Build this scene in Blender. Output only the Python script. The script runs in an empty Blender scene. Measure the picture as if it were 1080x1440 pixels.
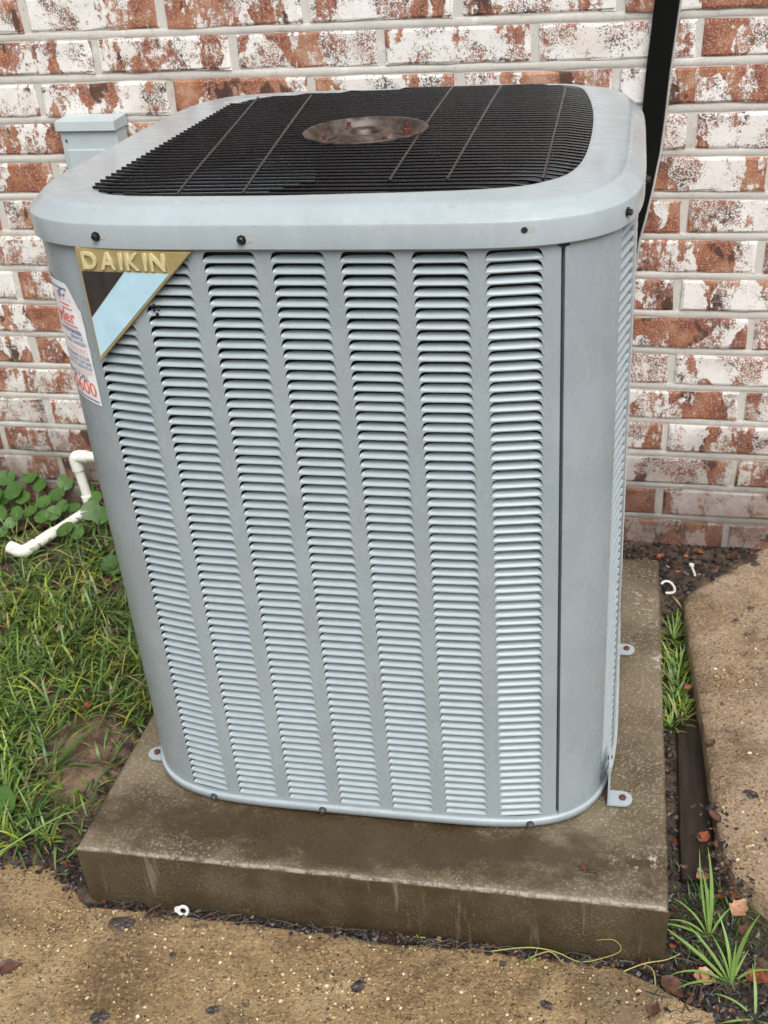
import bpy, math, random
import numpy as np
from mathutils import Vector, Matrix, noise as mnoise

random.seed(7)
rng = np.random.default_rng(7)
scene = bpy.context.scene
COL = scene.collection
PI = math.pi

# ------------------------------------------------------------------ camera
CAM = np.array([0.3992, -1.2746, 1.3761])
CR = np.array([0.98365412, 0.17140958, -0.05516642])
CU = np.array([-0.03858793, 0.49990387, 0.86522083])
CF = np.array([-0.17588505, 0.84894928, -0.49834684])
FPX, PPX, PPY = 1505.16, 593.38, 695.82          # of a 1080 x 1440 picture
cam_d = bpy.data.cameras.new('camera')
cam = bpy.data.objects.new('camera', cam_d)
COL.objects.link(cam)
cam.matrix_world = Matrix(((CR[0], CU[0], -CF[0], CAM[0]), (CR[1], CU[1], -CF[1], CAM[1]),
                           (CR[2], CU[2], -CF[2], CAM[2]), (0, 0, 0, 1)))
cam_d.sensor_fit = 'HORIZONTAL'
cam_d.sensor_width = 36
cam_d.lens = FPX / 1080 * 36
cam_d.shift_x = -(PPX - 540) / 1080
cam_d.shift_y = -(720 - PPY) / 1080
cam_d.dof.use_dof = True
cam_d.dof.focus_distance = 1.55
cam_d.dof.aperture_fstop = 15
cam_d.clip_start = 0.02
cam_d.clip_end = 500
scene.camera = cam

# ------------------------------------------------------------------ sky, sun, exposure
SUN_EL, SUN_AZ = math.radians(56), math.radians(155)    # azimuth from +y towards +x
world = bpy.data.worlds.new('World')
scene.world = world
world.use_nodes = True
wn, wl = world.node_tree.nodes, world.node_tree.links
wn.clear()
sky = wn.new('ShaderNodeTexSky')
sky.sky_type = 'NISHITA'
sky.sun_disc = False
sky.sun_elevation = SUN_EL
sky.sun_rotation = SUN_AZ
sky.dust_density = 6.0
sky.air_density = 1.0
hs = wn.new('ShaderNodeHueSaturation')
hs.inputs['Saturation'].default_value = 0.20
bg = wn.new('ShaderNodeBackground')
bg.inputs['Strength'].default_value = 0.10
wo = wn.new('ShaderNodeOutputWorld')
wl.new(sky.outputs[0], hs.inputs['Color'])
wl.new(hs.outputs[0], bg.inputs['Color'])
wl.new(bg.outputs[0], wo.inputs['Surface'])
sun_d = bpy.data.lights.new('sun', 'SUN')
sun_d.energy = 1.5
sun_d.angle = math.radians(42)
sun_d.color = (1.0, 0.97, 0.92)
sun = bpy.data.objects.new('sun', sun_d)
COL.objects.link(sun)
sd = Vector((math.sin(SUN_AZ) * math.cos(SUN_EL), math.cos(SUN_AZ) * math.cos(SUN_EL), math.sin(SUN_EL)))
sun.rotation_euler = sd.to_track_quat('Z', 'Y').to_euler()
vs = scene.view_settings
vs.view_transform = 'Standard'
vs.look = 'None'
vs.gamma = 1
vs.use_curve_mapping = False
vs.exposure = 0.58


def at(px, py, z):
    """point on the level plane z that shows at a pixel of the photograph"""
    d = CF + CR * (px - PPX) / FPX - CU * (py - PPY) / FPX
    t = (z - CAM[2]) / d[2]
    return Vector(CAM + d * t)


# ------------------------------------------------------------------ material helpers
class NT:
    def __init__(self, name):
        self.m = bpy.data.materials.new(name)
        self.m.use_nodes = True
        self.t = self.m.node_tree
        self.t.nodes.clear()
        self.out = self.t.nodes.new('ShaderNodeOutputMaterial')
        self.p = self.t.nodes.new('ShaderNodeBsdfPrincipled')
        self.t.links.new(self.p.outputs[0], self.out.inputs['Surface'])

    def link(self, a, b):
        self.t.links.new(a, b)

    def put(self, sock, v):
        if hasattr(v, 'is_output') or isinstance(v, bpy.types.NodeSocket):
            self.link(v, sock)
        elif isinstance(v, (tuple, list)) and len(v) == 3 and sock.type == 'RGBA':
            sock.default_value = (*v, 1)
        else:
            sock.default_value = v

    def set(self, **kw):
        for k, v in kw.items():
            self.put(self.p.inputs[k.replace('_', ' ')], v)
        return self

    def coord(self, kind='Object'):
        return self.t.nodes.new('ShaderNodeTexCoord').outputs[kind]

    def pos(self):
        return self.t.nodes.new('ShaderNodeNewGeometry').outputs['Position']

    def rnd(self):
        return self.t.nodes.new('ShaderNodeObjectInfo').outputs['Random']

    def island(self):
        return self.t.nodes.new('ShaderNodeNewGeometry').outputs['Random Per Island']

    def attr(self, name):
        n = self.t.nodes.new('ShaderNodeAttribute')
        n.attribute_name = name
        return n.outputs['Color']

    def sep(self, v):
        n = self.t.nodes.new('ShaderNodeSeparateXYZ')
        self.link(v, n.inputs[0])
        return n.outputs

    def vmul(self, v, s):
        n = self.t.nodes.new('ShaderNodeVectorMath')
        n.operation = 'MULTIPLY'
        self.put(n.inputs[0], v)
        n.inputs[1].default_value = s
        return n.outputs[0]

    def vadd(self, a, b):
        n = self.t.nodes.new('ShaderNodeVectorMath')
        n.operation = 'ADD'
        self.put(n.inputs[0], a)
        self.put(n.inputs[1], b)
        return n.outputs[0]

    def vscale(self, v, s):
        n = self.t.nodes.new('ShaderNodeVectorMath')
        n.operation = 'SCALE'
        self.put(n.inputs[0], v)
        self.put(n.inputs['Scale'], s)
        return n.outputs[0]

    def noise(self, vec, scale, detail=3, rough=.55, dist=0, col=False):
        n = self.t.nodes.new('ShaderNodeTexNoise')
        self.link(vec, n.inputs['Vector'])
        n.inputs['Scale'].default_value = scale
        n.inputs['Detail'].default_value = detail
        n.inputs['Roughness'].default_value = rough
        n.inputs['Distortion'].default_value = dist
        return n.outputs['Color' if col else 'Fac']

    def voro(self, vec, scale, feature='F1', out='Distance', rand=1.0):
        n = self.t.nodes.new('ShaderNodeTexVoronoi')
        n.feature = feature
        self.link(vec, n.inputs['Vector'])
        n.inputs['Scale'].default_value = scale
        n.inputs['Randomness'].default_value = rand
        return n.outputs[out]

    def math(self, op, a, b=0.0, c=None, clamp=False):
        n = self.t.nodes.new('ShaderNodeMath')
        n.operation = op
        n.use_clamp = clamp
        self.put(n.inputs[0], a)
        self.put(n.inputs[1], b)
        if c is not None:
            self.put(n.inputs[2], c)
        return n.outputs[0]

    def step(self, v, lo, hi):
        n = self.t.nodes.new('ShaderNodeMapRange')
        n.interpolation_type = 'SMOOTHSTEP'
        self.put(n.inputs['Value'], v)
        n.inputs['From Min'].default_value = lo
        n.inputs['From Max'].default_value = hi
        return n.outputs[0]

    def remap(self, v, lo, hi, a, b):
        n = self.t.nodes.new('ShaderNodeMapRange')
        self.put(n.inputs['Value'], v)
        n.inputs['From Min'].default_value = lo
        n.inputs['From Max'].default_value = hi
        n.inputs['To Min'].default_value = a
        n.inputs['To Max'].default_value = b
        return n.outputs[0]

    def mix(self, f, a, b, mode='MIX'):
        n = self.t.nodes.new('ShaderNodeMix')
        n.data_type = 'RGBA'
        n.blend_type = mode
        self.put(n.inputs[0], f)
        self.put(n.inputs[6], a)
        self.put(n.inputs[7], b)
        return n.outputs[2]

    def ramp(self, f, stops):
        n = self.t.nodes.new('ShaderNodeValToRGB')
        self.link(f, n.inputs[0])
        e = n.color_ramp.elements
        while len(e) < len(stops):
            e.new(0.5)
        for el, (p, c) in zip(e, stops):
            el.position = p
            el.color = (*c, 1)
        return n.outputs[0]

    def bump(self, h, strength=.3, dist=.002, prev=None):
        n = self.t.nodes.new('ShaderNodeBump')
        n.inputs['Strength'].default_value = strength
        n.inputs['Distance'].default_value = dist
        self.link(h, n.inputs['Height'])
        if prev is not None:
            self.link(prev, n.inputs['Normal'])
        self.link(n.outputs[0], self.p.inputs['Normal'])
        return n.outputs[0]


M = {}


def plain(name, col, rough=.5, metal=0.0, var=.15, scale=40, bump=0.0, spec=.5):
    t = NT(name)
    v = t.pos()
    n = t.noise(v, scale, 4)
    dark = tuple(c * (1 - var) for c in col)
    lite = tuple(min(1, c * (1 + var)) for c in col)
    t.set(Base_Color=t.mix(n, dark, lite), Metallic=metal,
          Roughness=t.remap(n, .3, .7, max(.03, rough - .07), min(1, rough + .07)))
    t.p.inputs['Specular IOR Level'].default_value = spec
    if bump:
        t.bump(n, bump, .001)
    M[name] = t.m
    return t.m


def metal_paint(name, col, rough, spots):
    t = NT(name)
    v = t.pos()
    n1 = t.noise(v, 7, 4, .6, .4)
    n2 = t.noise(t.vmul(v, (30, 30, 2.2)), 1.6, 3, .6)          # faint run marks
    n3 = t.noise(v, 130, 3, .6)
    c = t.mix(t.step(n1, .3, .72), tuple(k * .94 for k in col), tuple(k * 1.05 for k in col))
    c = t.mix(t.math('MULTIPLY', t.step(n2, .52, .80), .22), c, tuple(min(1, k * 1.25) for k in col))
    # dried water and chalky swirls
    sw = t.noise(t.vmul(v, (1, 1.6, .6)), 30, 6, .72, .5)
    ring = t.math('MULTIPLY', t.step(sw, .50, .60), t.math('SUBTRACT', 1.0, t.step(sw, .60, .74)))
    c = t.mix(t.math('MULTIPLY', ring, spots), c, (.62, .66, .69))
    dirt = t.math('MULTIPLY', t.step(t.noise(v, 55, 5, .7), .58, .80), .30)
    c = t.mix(dirt, c, (.16, .165, .16))
    t.set(Base_Color=c, Roughness=t.remap(t.math('ADD', n1, t.math('MULTIPLY', ring, .25)), .3, .9, rough - .05, rough + .14))
    t.bump(t.math('ADD', t.math('MULTIPLY', n3, .3), n1), .10, .0015)
    M[name] = t.m


def build_materials():
    metal_paint('panel_paint', (.290, .340, .368), .25, .035)
    metal_paint('cover_paint', (.340, .392, .420), .15, .06)
    plain('slat_paint', (.325, .385, .415), .34, var=.12, scale=45)
    plain('dark_inside', (.012, .013, .014), .8, var=.3, scale=30)
    plain('coil_fin', (.010, .011, .011), .8, var=.4, scale=90)
    plain('black_wire', (.003, .003, .004), .24, var=.3, scale=90, spec=.40)
    plain('black_screw', (.012, .012, .013), .3, var=.3, scale=300)
    plain('steel_screw', (.16, .165, .165), .35, .7, var=.3, scale=300)
    plain('box_paint', (.43, .50, .52), .45, var=.10, scale=25)
    plain('pvc', (.80, .79, .72), .35, var=.06, scale=40)
    plain('white_plastic', (.60, .60, .59), .45, var=.05)
    plain('blue_enamel', (.42, .64, .76), .45, var=.16, scale=38)
    plain('black_enamel', (.035, .03, .03), .35, var=.6, scale=55)
    plain('paper', (.80, .81, .83), .6, var=.03)
    plain('ink_red', (.78, .18, .14), .6, var=.15, scale=200)
    plain('ink_pale_red', (.82, .48, .42), .6, var=.1, scale=200)
    plain('ink_blue', (.07, .11, .26), .6, var=.3, scale=200)
    plain('ink_violet', (.16, .10, .34), .6, var=.5, scale=160)
    plain('rubber', (.004, .004, .004), .85, spec=.12, var=.4, scale=120)
    plain('grey_trim', (.42, .41, .39), .6, var=.15)
    plain('litter_dark', (.020, .018, .018), .35, var=.6, scale=150, bump=.4)
    plain('twig', (.075, .058, .040), .7, var=.4, scale=150)
    # gold badge
    t = NT('gold')
    n = t.noise(t.pos(), 90, 4)
    t.set(Base_Color=t.mix(n, (.30, .235, .10), (.50, .41, .20)), Metallic=.25, Roughness=.42)
    M['gold'] = t.m
    t = NT('gold_lit')  # the badge gold again, paler to paint light on the raised letters
    n = t.noise(t.pos(), 90, 4)
    t.set(Base_Color=t.mix(n, (.58, .50, .27), (.82, .74, .47)), Metallic=.25, Roughness=.38)
    M['gold_lit'] = t.m
    # rusty plate
    t = NT('rusty_metal')
    v = t.pos()
    n = t.noise(v, 42, 5, .65)
    c = t.ramp(n, [(.30, (.010, .008, .007)), (.45, (.040, .026, .020)), (.58, (.085, .062, .050)), (.74, (.20, .175, .155))])
    t.set(Base_Color=c, Metallic=.1, Roughness=t.remap(n, .3, .7, .3, .5))
    t.bump(n, .3, .001)
    M['rusty_metal'] = t.m
    t = NT('rust')
    n = t.noise(t.pos(), 200, 4)
    t.set(Base_Color=t.mix(n, (.05, .015, .012), (.16, .045, .034)), Roughness=.6)
    M['rust'] = t.m
    # ---- brick: old white wash over red
    for nm, use_obj in (('brick', True), ('brick_far', False)):
        t = NT(nm)
        v = t.pos()
        r = t.rnd() if use_obj else t.island()
        off = t.vscale((37.0, 13.0, 59.0), r)
        q = t.vadd(v, off)
        r2 = t.math('FRACT', t.math('MULTIPLY', r, 17.31))
        wob = t.vscale(t.vadd(t.noise(q, 22, 3, .6, col=True), (-.5, -.5, -.5)), .055)
        qb = t.vadd(q, wob)
        cell = t.sep(t.voro(t.vmul(qb, (17, 3, 7)), 1.0, out='Color'))[0]     # blocky patches
        n1 = t.noise(t.vmul(qb, (1.7, 1, .7)), 9, 3, .6, .5)
        n2 = t.noise(q, 95, 4, .7)
        grain = t.noise(q, 330, 3, .65)
        streak = t.noise(t.vmul(q, (90, 30, 9)), 1.0, 3, .6)
        nm_ = t.noise(t.vmul(qb, (1.3, 1, .8)), 30, 4, .65, .4)
        thr = t.math('ADD', t.math('MULTIPLY', cell, .36), t.math('MULTIPLY', n1, .80))
        thr = t.math('ADD', thr, t.math('MULTIPLY', t.math('SUBTRACT', nm_, .5), .48))
        thr = t.math('ADD', thr, t.math('MULTIPLY', t.math('SUBTRACT', n2, .5), .42))
        thr = t.math('ADD', thr, t.math('MULTIPLY', t.math('SUBTRACT', streak, .5), .34))
        thr = t.math('ADD', thr, t.math('MULTIPLY', t.math('SUBTRACT', r2, .5), .18))
        red = t.step(t.math('ADD', thr, t.math('MULTIPLY', t.math('SUBTRACT', grain, .5), .26)), .565, .650)
        # pits where the wash has chipped to dots
        gate = t.step(t.noise(q, 13, 3, .6), .40, .60)
        pit = t.step(t.math('ADD', grain, t.math('MULTIPLY', gate, .17)), .635, .69)
        dash = t.step(t.math('ADD', n2, t.math('MULTIPLY', gate, .12)), .66, .70)
        pit = t.math('MAXIMUM', pit, dash)
        redc = t.ramp(t.noise(q, 17, 4, .6), [(.28, (.090, .036, .024)), (.40, (.20, .056, .031)), (.50, (.285, .094, .046)), (.60, (.37, .155, .078)), (.72, (.46, .27, .18)), (.82, (.25, .078, .042))])
        redc = t.mix(t.math('MULTIPLY', t.step(grain, .50, .64), .55), redc, (.66, .54, .46))
        dk = t.step(t.noise(t.vmul(q, (1.6, 1, .8)), 12, 3, .6, .3), .575, .63)
        redc = t.mix(t.math('MULTIPLY', dk, .85), redc, (.060, .032, .024))
        whc = t.mix(t.noise(q, 30, 4, .6), (.66, .63, .59), (.90, .89, .875))
        whc = t.mix(t.math('MULTIPLY', t.step(t.noise(q, 8, 2), .55, .7), .35), whc, (.60, .49, .41))
        pitc = t.mix(t.step(t.noise(q, 20, 2), .45, .6), (.30, .13, .085), (.11, .075, .055))
        c = t.mix(pit, whc, pitc)
        c = t.mix(red, c, redc)
        # damp grime that crept up from the soil, deepened to paint the light's falloff
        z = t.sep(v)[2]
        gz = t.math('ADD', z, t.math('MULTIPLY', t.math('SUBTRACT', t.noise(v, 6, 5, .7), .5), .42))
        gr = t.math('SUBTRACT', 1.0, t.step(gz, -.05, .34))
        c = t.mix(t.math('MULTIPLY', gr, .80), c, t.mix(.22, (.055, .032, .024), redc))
        h = t.math('SUBTRACT', t.math('MULTIPLY', n2, .5), t.math('ADD', t.math('MULTIPLY', red, .35), t.math('MULTIPLY', pit, .6)))
        t.set(Base_Color=c, Roughness=t.remap(red, 0, 1, .62, .78))
        t.bump(h, .55, .0022)
        M[nm] = t.m
    t = NT('mortar')
    v = t.pos()
    n = t.noise(v, 55, 5, .7)
    c = t.mix(t.noise(v, 7, 4), (.48, .46, .42), (.63, .61, .57))
    c = t.mix(t.math('MULTIPLY', t.step(t.noise(v, 18, 5, .7), .56, .70), .6), c, (.80, .79, .77))
    c = t.mix(t.math('MULTIPLY', t.step(t.noise(v, 120, 4, .7), .56, .68), .45), c, (.27, .235, .20))
    c = t.mix(t.math('MULTIPLY', t.step(t.noise(v, 9, 4, .7), .58, .72), .45), c, (.40, .30, .23))
    z = t.sep(v)[2]
    gz = t.math('ADD', z, t.math('MULTIPLY', t.math('SUBTRACT', t.noise(v, 6, 5, .7), .5), .46))
    c = t.mix(t.math('MULTIPLY', t.math('SUBTRACT', 1.0, t.step(gz, -.06, .26)), .72), c, (.085, .075, .058))
    t.set(Base_Color=c, Roughness=.85)
    t.bump(n, .5, .002)
    M['mortar'] = t.m
    # ---- the pad: damp brown concrete
    t = NT('pad_concrete')
    v = t.pos()
    x, y, z = t.sep(v)
    big = t.noise(v, 4.5, 5, .62, .4)
    fine = t.noise(v, 210, 4, .7)
    c = t.ramp(big, [(.30, (.058, .044, .027)), (.48, (.122, .096, .061)), (.66, (.195, .160, .108))])
    c = t.mix(t.math('MULTIPLY', t.step(fine, .50, .66), .62), c, (.36, .305, .22))
    c = t.mix(t.math('MULTIPLY', t.step(t.noise(v, 330, 2), .56, .70), .55), c, (.055, .042, .030))
    spk = t.math('MULTIPLY', t.math('SUBTRACT', 1.0, t.step(t.voro(v, 115), .10, .20)), t.step(t.noise(v, 30, 3), .42, .66))
    c = t.mix(t.math('MULTIPLY', spk, .8), c, (.50, .43, .31))
    # old rusty wet stain in front of the machine, deepened to paint contact shade
    st = t.math('ADD', t.math('MULTIPLY', t.math('ABSOLUTE', t.math('ADD', y, .062)), 9.0), t.math('MULTIPLY', t.math('ABSOLUTE', t.math('SUBTRACT', x, .03)), 1.25))
    st = t.math('ADD', st, t.math('MULTIPLY', t.math('SUBTRACT', t.noise(t.vmul(v, (1, 1.6, 1)), 13, 4, .65), .5), 1.9))
    c = t.mix(t.math('MULTIPLY', t.math('SUBTRACT', 1.0, t.step(st, .40, 1.25)), .86), c, (.046, .028, .012))
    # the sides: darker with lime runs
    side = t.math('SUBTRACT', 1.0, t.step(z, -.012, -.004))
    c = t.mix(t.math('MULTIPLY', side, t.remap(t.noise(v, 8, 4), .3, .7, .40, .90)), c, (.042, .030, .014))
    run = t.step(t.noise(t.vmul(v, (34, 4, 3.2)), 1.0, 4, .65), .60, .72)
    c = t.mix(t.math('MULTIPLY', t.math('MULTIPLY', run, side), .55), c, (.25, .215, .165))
    # lime bloom at the right edge
    lime = t.math('MULTIPLY', t.step(t.noise(v, 75, 5, .7), .53, .64), t.step(t.noise(v, 7, 3), .55, .66))
    lime = t.math('MULTIPLY', lime, t.step(x, .38, .47))
    c = t.mix(t.math('MULTIPLY', lime, .7), c, (.52, .49, .44))
    # pale broken line on the front top arris
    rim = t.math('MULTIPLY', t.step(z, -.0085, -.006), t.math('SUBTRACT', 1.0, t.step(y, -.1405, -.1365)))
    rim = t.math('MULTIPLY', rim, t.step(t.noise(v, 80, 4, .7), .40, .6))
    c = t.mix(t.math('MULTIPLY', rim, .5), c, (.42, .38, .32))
    t.set(Base_Color=c, Roughness=t.remap(big, .35, .65, .20, .46))
    t.bump(t.math('ADD', fine, t.math('MULTIPLY', t.noise(v, 60, 3), .6)), .5, .0022)
    M['pad_concrete'] = t.m
    # ---- worn walkway concrete with aggregate showing
    for nm, tone in (('walk_concrete', 1.0), ('side_concrete', .98)):
        t = NT(nm)
        v = t.pos()
        x, y, z = t.sep(v)
        big = t.noise(v, 5, 5, .62, .5)
        mid = t.noise(v, 38, 5, .72)
        fine = t.noise(v, 190, 4, .75)
        if nm == 'walk_concrete':
            c = t.ramp(big, [(.30, (.185, .120, .058)), (.47, (.370, .250, .125)), (.64, (.510, .375, .215))])
        else:
            c = t.ramp(big, [(.30, (.190, .130, .078)), (.47, (.355, .255, .165)), (.64, (.470, .360, .255))])
        c = t.mix(t.math('MULTIPLY', t.step(mid, .52, .70), .55), c, (.12, .080, .045))
        c = t.mix(t.math('MULTIPLY', t.step(t.noise(v, 120, 4, .75), .52, .62), .60), c, (.60, .43, .21))
        c = t.mix(t.math('MULTIPLY', t.step(t.noise(v, 160, 4, .75), .54, .62), .85), c, (.060, .034, .014))
        peb = t.math('SUBTRACT', 1.0, t.step(t.voro(v, 85), .12, .24))
        peb = t.math('MULTIPLY', peb, t.step(t.noise(v, 16, 3), .46, .62))
        pc = t.mix(t.sep(t.voro(v, 85, out='Color'))[0], (.50, .36, .18), (.78, .70, .55))
        c = t.mix(t.math('MULTIPLY', peb, .85), c, pc)
        damp = t.step(t.math('ADD', t.noise(v, 5.5, 5, .65, .6), t.math('MULTIPLY', t.math('SUBTRACT', 1.0, t.step(t.math('ABSOLUTE', t.math('ADD', y, .19)), .0, .09)), .10)), .54, .68)
        c = t.mix(t.math('MULTIPLY', damp, .55), c, (.090, .062, .036))
        t.set(Base_Color=c, Roughness=t.remap(damp, 0, 1, .66, .26))
        t.bump(t.math('ADD', t.math('MULTIPLY', fine, .7), t.math('ADD', mid, t.math('MULTIPLY', peb, .35))), 1.0, .011)
        M[nm] = t.m
    # pebbles
    t = NT('pebble')
    t.set(Base_Color=t.ramp(t.island(), [(.0, (.12, .07, .03)), (.25, (.27, .165, .075)), (.62, (.42, .29, .14)), (.90, (.58, .46, .28)), (1, (.76, .70, .58))]), Roughness=.5)
    M['pebble'] = t.m
    # soil
    t = NT('soil')
    v = t.pos()
    n = t.noise(v, 24, 6, .72)
    f = t.noise(v, 170, 4, .7)
    c = t.ramp(n, [(.34, (.016, .011, .008)), (.50, (.052, .034, .022)), (.64, (.125, .082, .052)), (.74, (.20, .135, .085))])
    c = t.mix(t.math('MULTIPLY', t.step(f, .5, .7), .5), c, (.030, .020, .014))
    # the bare sandy patch
    x, y, z = t.sep(v)
    dx = t.math('SUBTRACT', x, -.615)
    dy = t.math('SUBTRACT', y, .145)
    d = t.math('SQRT', t.math('ADD', t.math('MULTIPLY', dx, dx), t.math('MULTIPLY', t.math('MULTIPLY', dy, dy), .8)))
    d = t.math('ADD', d, t.math('MULTIPLY', t.math('SUBTRACT', t.noise(v, 14, 4), .5), .16))
    bare = t.math('SUBTRACT', 1.0, t.step(d, .02, .17))
    c = t.mix(t.math('MULTIPLY', bare, .8), c, t.mix(t.step(n, .35, .7), (.10, .060, .035), (.33, .22, .14)))
    t.set(Base_Color=c, Roughness=t.remap(n, .3, .7, .45, .85))
    t.bump(t.math('ADD', n, t.math('MULTIPLY', f, .6)), .9, .008)
    M['soil'] = t.m
    # blades
    t = NT('blade')
    c = t.attr('tint')
    n = t.noise(t.pos(), 60, 3)
    t.set(Base_Color=t.mix(t.math('MULTIPLY', n, .35), c, (.03, .05, .012)), Roughness=.42)
    t.p.inputs['Subsurface Weight'].default_value = 0.0
    M['blade'] = t.m
    for nm, a, b in (('leaf_green', (.026, .078, .010), (.085, .175, .030)), ('weed_green', (.095, .19, .030), (.24, .36, .095)), ('weed_yellow', (.26, .27, .06), (.46, .42, .15))):
        t = NT(nm)
        v = t.pos()
        n = t.noise(v, 45, 3)
        r = t.rnd()
        c = t.mix(n, a, b)
        c = t.mix(t.math('MULTIPLY', r, .4), c, (a[0] * .8, a[1] * .8, a[2] * .8))
        t.set(Base_Color=c, Roughness=.5)
        t.bump(t.noise(v, 160, 3), .25, .001)
        M[nm] = t.m
    for nm, a, b in (('leaf_rust', (.12, .030, .014), (.34, .10, .04)), ('leaf_tan', (.27, .12, .065), (.48, .27, .17)), ('leaf_dark', (.018, .015, .015), (.075, .06, .055)), ('leaf_brown', (.040, .018, .012), (.120, .055, .034))):
        t = NT(nm)
        v = t.pos()
        n = t.noise(v, 70, 4, .65)
        t.set(Base_Color=t.mix(t.step(n, .3, .7), a, b), Roughness=.4)
        t.bump(n, .5, .002)
        M[nm] = t.m
    t = NT('wet_board')
    v = t.pos()
    n = t.noise(t.vmul(v, (60, 5, 30)), 1.0, 5, .65)
    t.set(Base_Color=t.ramp(n, [(.3, (.008, .0055, .004)), (.55, (.024, .016, .011)), (.75, (.052, .036, .025))]), Roughness=.38)
    t.bump(n, .4, .002)
    M['wet_board'] = t.m


build_materials()

# ------------------------------------------------------------------ mesh helpers


class MB:
    def __init__(self):
        self.v, self.f, self.sm, self.mi = [], [], [], []

    def add(self, vs, fs, smooth=False, mi=0):
        k = len(self.v)
        self.v += [tuple(p) for p in vs]
        for f in fs:
            self.f.append(tuple(i + k for i in f))
            self.sm.append(smooth)
            self.mi.append(mi)

    def box(self, c, s, bev=0.0, mi=0):
        x, y, z = (k / 2 for k in s)
        if bev <= 0:
            vs = [(c[0] + i * x, c[1] + j * y, c[2] + k * z) for i in (-1, 1) for j in (-1, 1) for k in (-1, 1)]
            self.add(vs, [(0, 1, 3, 2), (4, 6, 7, 5), (0, 4, 5, 1), (2, 3, 7, 6), (0, 2, 6, 4), (1, 5, 7, 3)], mi=mi)
            return
        # chamfered along z edges and the top/bottom: stacked rings
        def ring(ix, zz):
            a, b = x - ix, y - ix
            g = bev
            return [(c[0] + sx, c[1] + sy, zz) for sx, sy in ((-a + g, -b), (a - g, -b), (a, -b + g), (a, b - g), (a - g, b), (-a + g, b), (-a, b - g), (-a, -b + g))]
        rs = [ring(bev * .7, c[2] - z), ring(0, c[2] - z + bev), ring(0, c[2] + z - bev), ring(bev * .7, c[2] + z)]
        vs = [p for r in rs for p in r]
        fs = []
        for k in range(3):
            for i in range(8):
                j = (i + 1) % 8
                fs.append((k * 8 + i, k * 8 + j, k * 8 + 8 + j, k * 8 + 8 + i))
        fs += [tuple(range(7, -1, -1)), tuple(range(24, 32))]
        self.add(vs, fs, mi=mi)

    def tube(self, pts, r, n=8, smooth=True, caps=True, mi=0):
        pts = [Vector(p) for p in pts]
        rr = r if isinstance(r, (list, tuple)) else [r] * len(pts)
        vs, fs = [], []
        up = None
        for i, p in enumerate(pts):
            d = (pts[min(i + 1, len(pts) - 1)] - pts[max(i - 1, 0)]).normalized()
            if up is None:
                up = Vector((0, 0, 1)) if abs(d.z) < .9 else Vector((1, 0, 0))
            a = d.cross(up).normalized()
            b = a.cross(d).normalized()
            up = b
            for k in range(n):
                t = 2 * PI * k / n
                vs.append(p + (a * math.cos(t) + b * math.sin(t)) * rr[i])
        for i in range(len(pts) - 1):
            for k in range(n):
                j = (k + 1) % n
                fs.append((i * n + k, i * n + j, i * n + n + j, i * n + n + k))
        self.add(vs, fs, smooth, mi)
        if caps:
            self.add(vs[:n], [tuple(range(n - 1, -1, -1))], mi=mi)
            self.add(vs[-n:], [tuple(range(n))], mi=mi)

    def lathe(self, prof, n=24, origin=(0, 0, 0), smooth=True, mi=0, closed_top=True):
        vs, fs = [], []
        for r, z in prof:
            for k in range(n):
                t = 2 * PI * k / n
                vs.append((origin[0] + r * math.cos(t), origin[1] + r * math.sin(t), origin[2] + z))
        for i in range(len(prof) - 1):
            for k in range(n):
                j = (k + 1) % n
                fs.append((i * n + k, i * n + j, i * n + n + j, i * n + n + k))
        self.add(vs, fs, smooth, mi)
        if closed_top:
            self.add(vs[-n:], [tuple(range(n))], mi=mi)

    def prism(self, poly, z0, z1, mi=0):
        n = len(poly)
        vs = [(p[0], p[1], z0) for p in poly] + [(p[0], p[1], z1) for p in poly]
        fs = [tuple(range(n - 1, -1, -1)), tuple(range(n, 2 * n))]
        for i in range(n):
            j = (i + 1) % n
            fs.append((i, j, n + j, n + i))
        self.add(vs, fs, mi=mi)

    def mesh(self, name, mats):
        me = bpy.data.meshes.new(name)
        me.from_pydata(self.v, [], self.f)
        me.polygons.foreach_set('use_smooth', self.sm)
        me.polygons.foreach_set('material_index', self.mi)
        for m in (mats if isinstance(mats, (list, tuple)) else [mats]):
            me.materials.append(M[m])
        me.update()
        return me

    def build(self, name, mats, parent=None, loc=None, rot=None):
        return obj(name, self.mesh(name, mats), parent, loc, rot)


def obj(name, me, parent=None, loc=None, rot=None):
    o = bpy.data.objects.new(name, me)
    COL.objects.link(o)
    if parent is not None:
        o.parent = parent
    if loc is not None:
        o.location = loc
    if rot is not None:
        o.rotation_euler = rot
    return o


def tag(o, label, cat, group=None):
    o['label'] = label
    o['category'] = cat
    if group:
        o['group'] = group
    return o


def thing(name, label, cat, loc=(0, 0, 0), rot=(0, 0, 0), group=None):
    o = bpy.data.objects.new(name, None)
    o.empty_display_size = .05
    COL.objects.link(o)
    o.location = loc
    o.rotation_euler = rot
    return tag(o, label, cat, group)


def text_mesh(body, size, extrude=0.0, align='LEFT', bold=0.0, res=3):
    cu = bpy.data.curves.new('lettering', 'FONT')
    cu.body = body
    cu.size = size
    cu.extrude = extrude
    cu.offset = bold
    cu.align_x = align
    cu.resolution_u = res
    o = bpy.data.objects.new('lettering', cu)
    COL.objects.link(o)
    dg = bpy.context.evaluated_depsgraph_get()
    dg.update()
    me = bpy.data.meshes.new_from_object(o.evaluated_get(dg))
    bpy.data.objects.remove(o)
    bpy.data.curves.remove(cu)
    return me


def nz(x, y, z=0.0, s=1.0):
    return mnoise.noise(Vector((x * s, y * s, z * s)))


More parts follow.
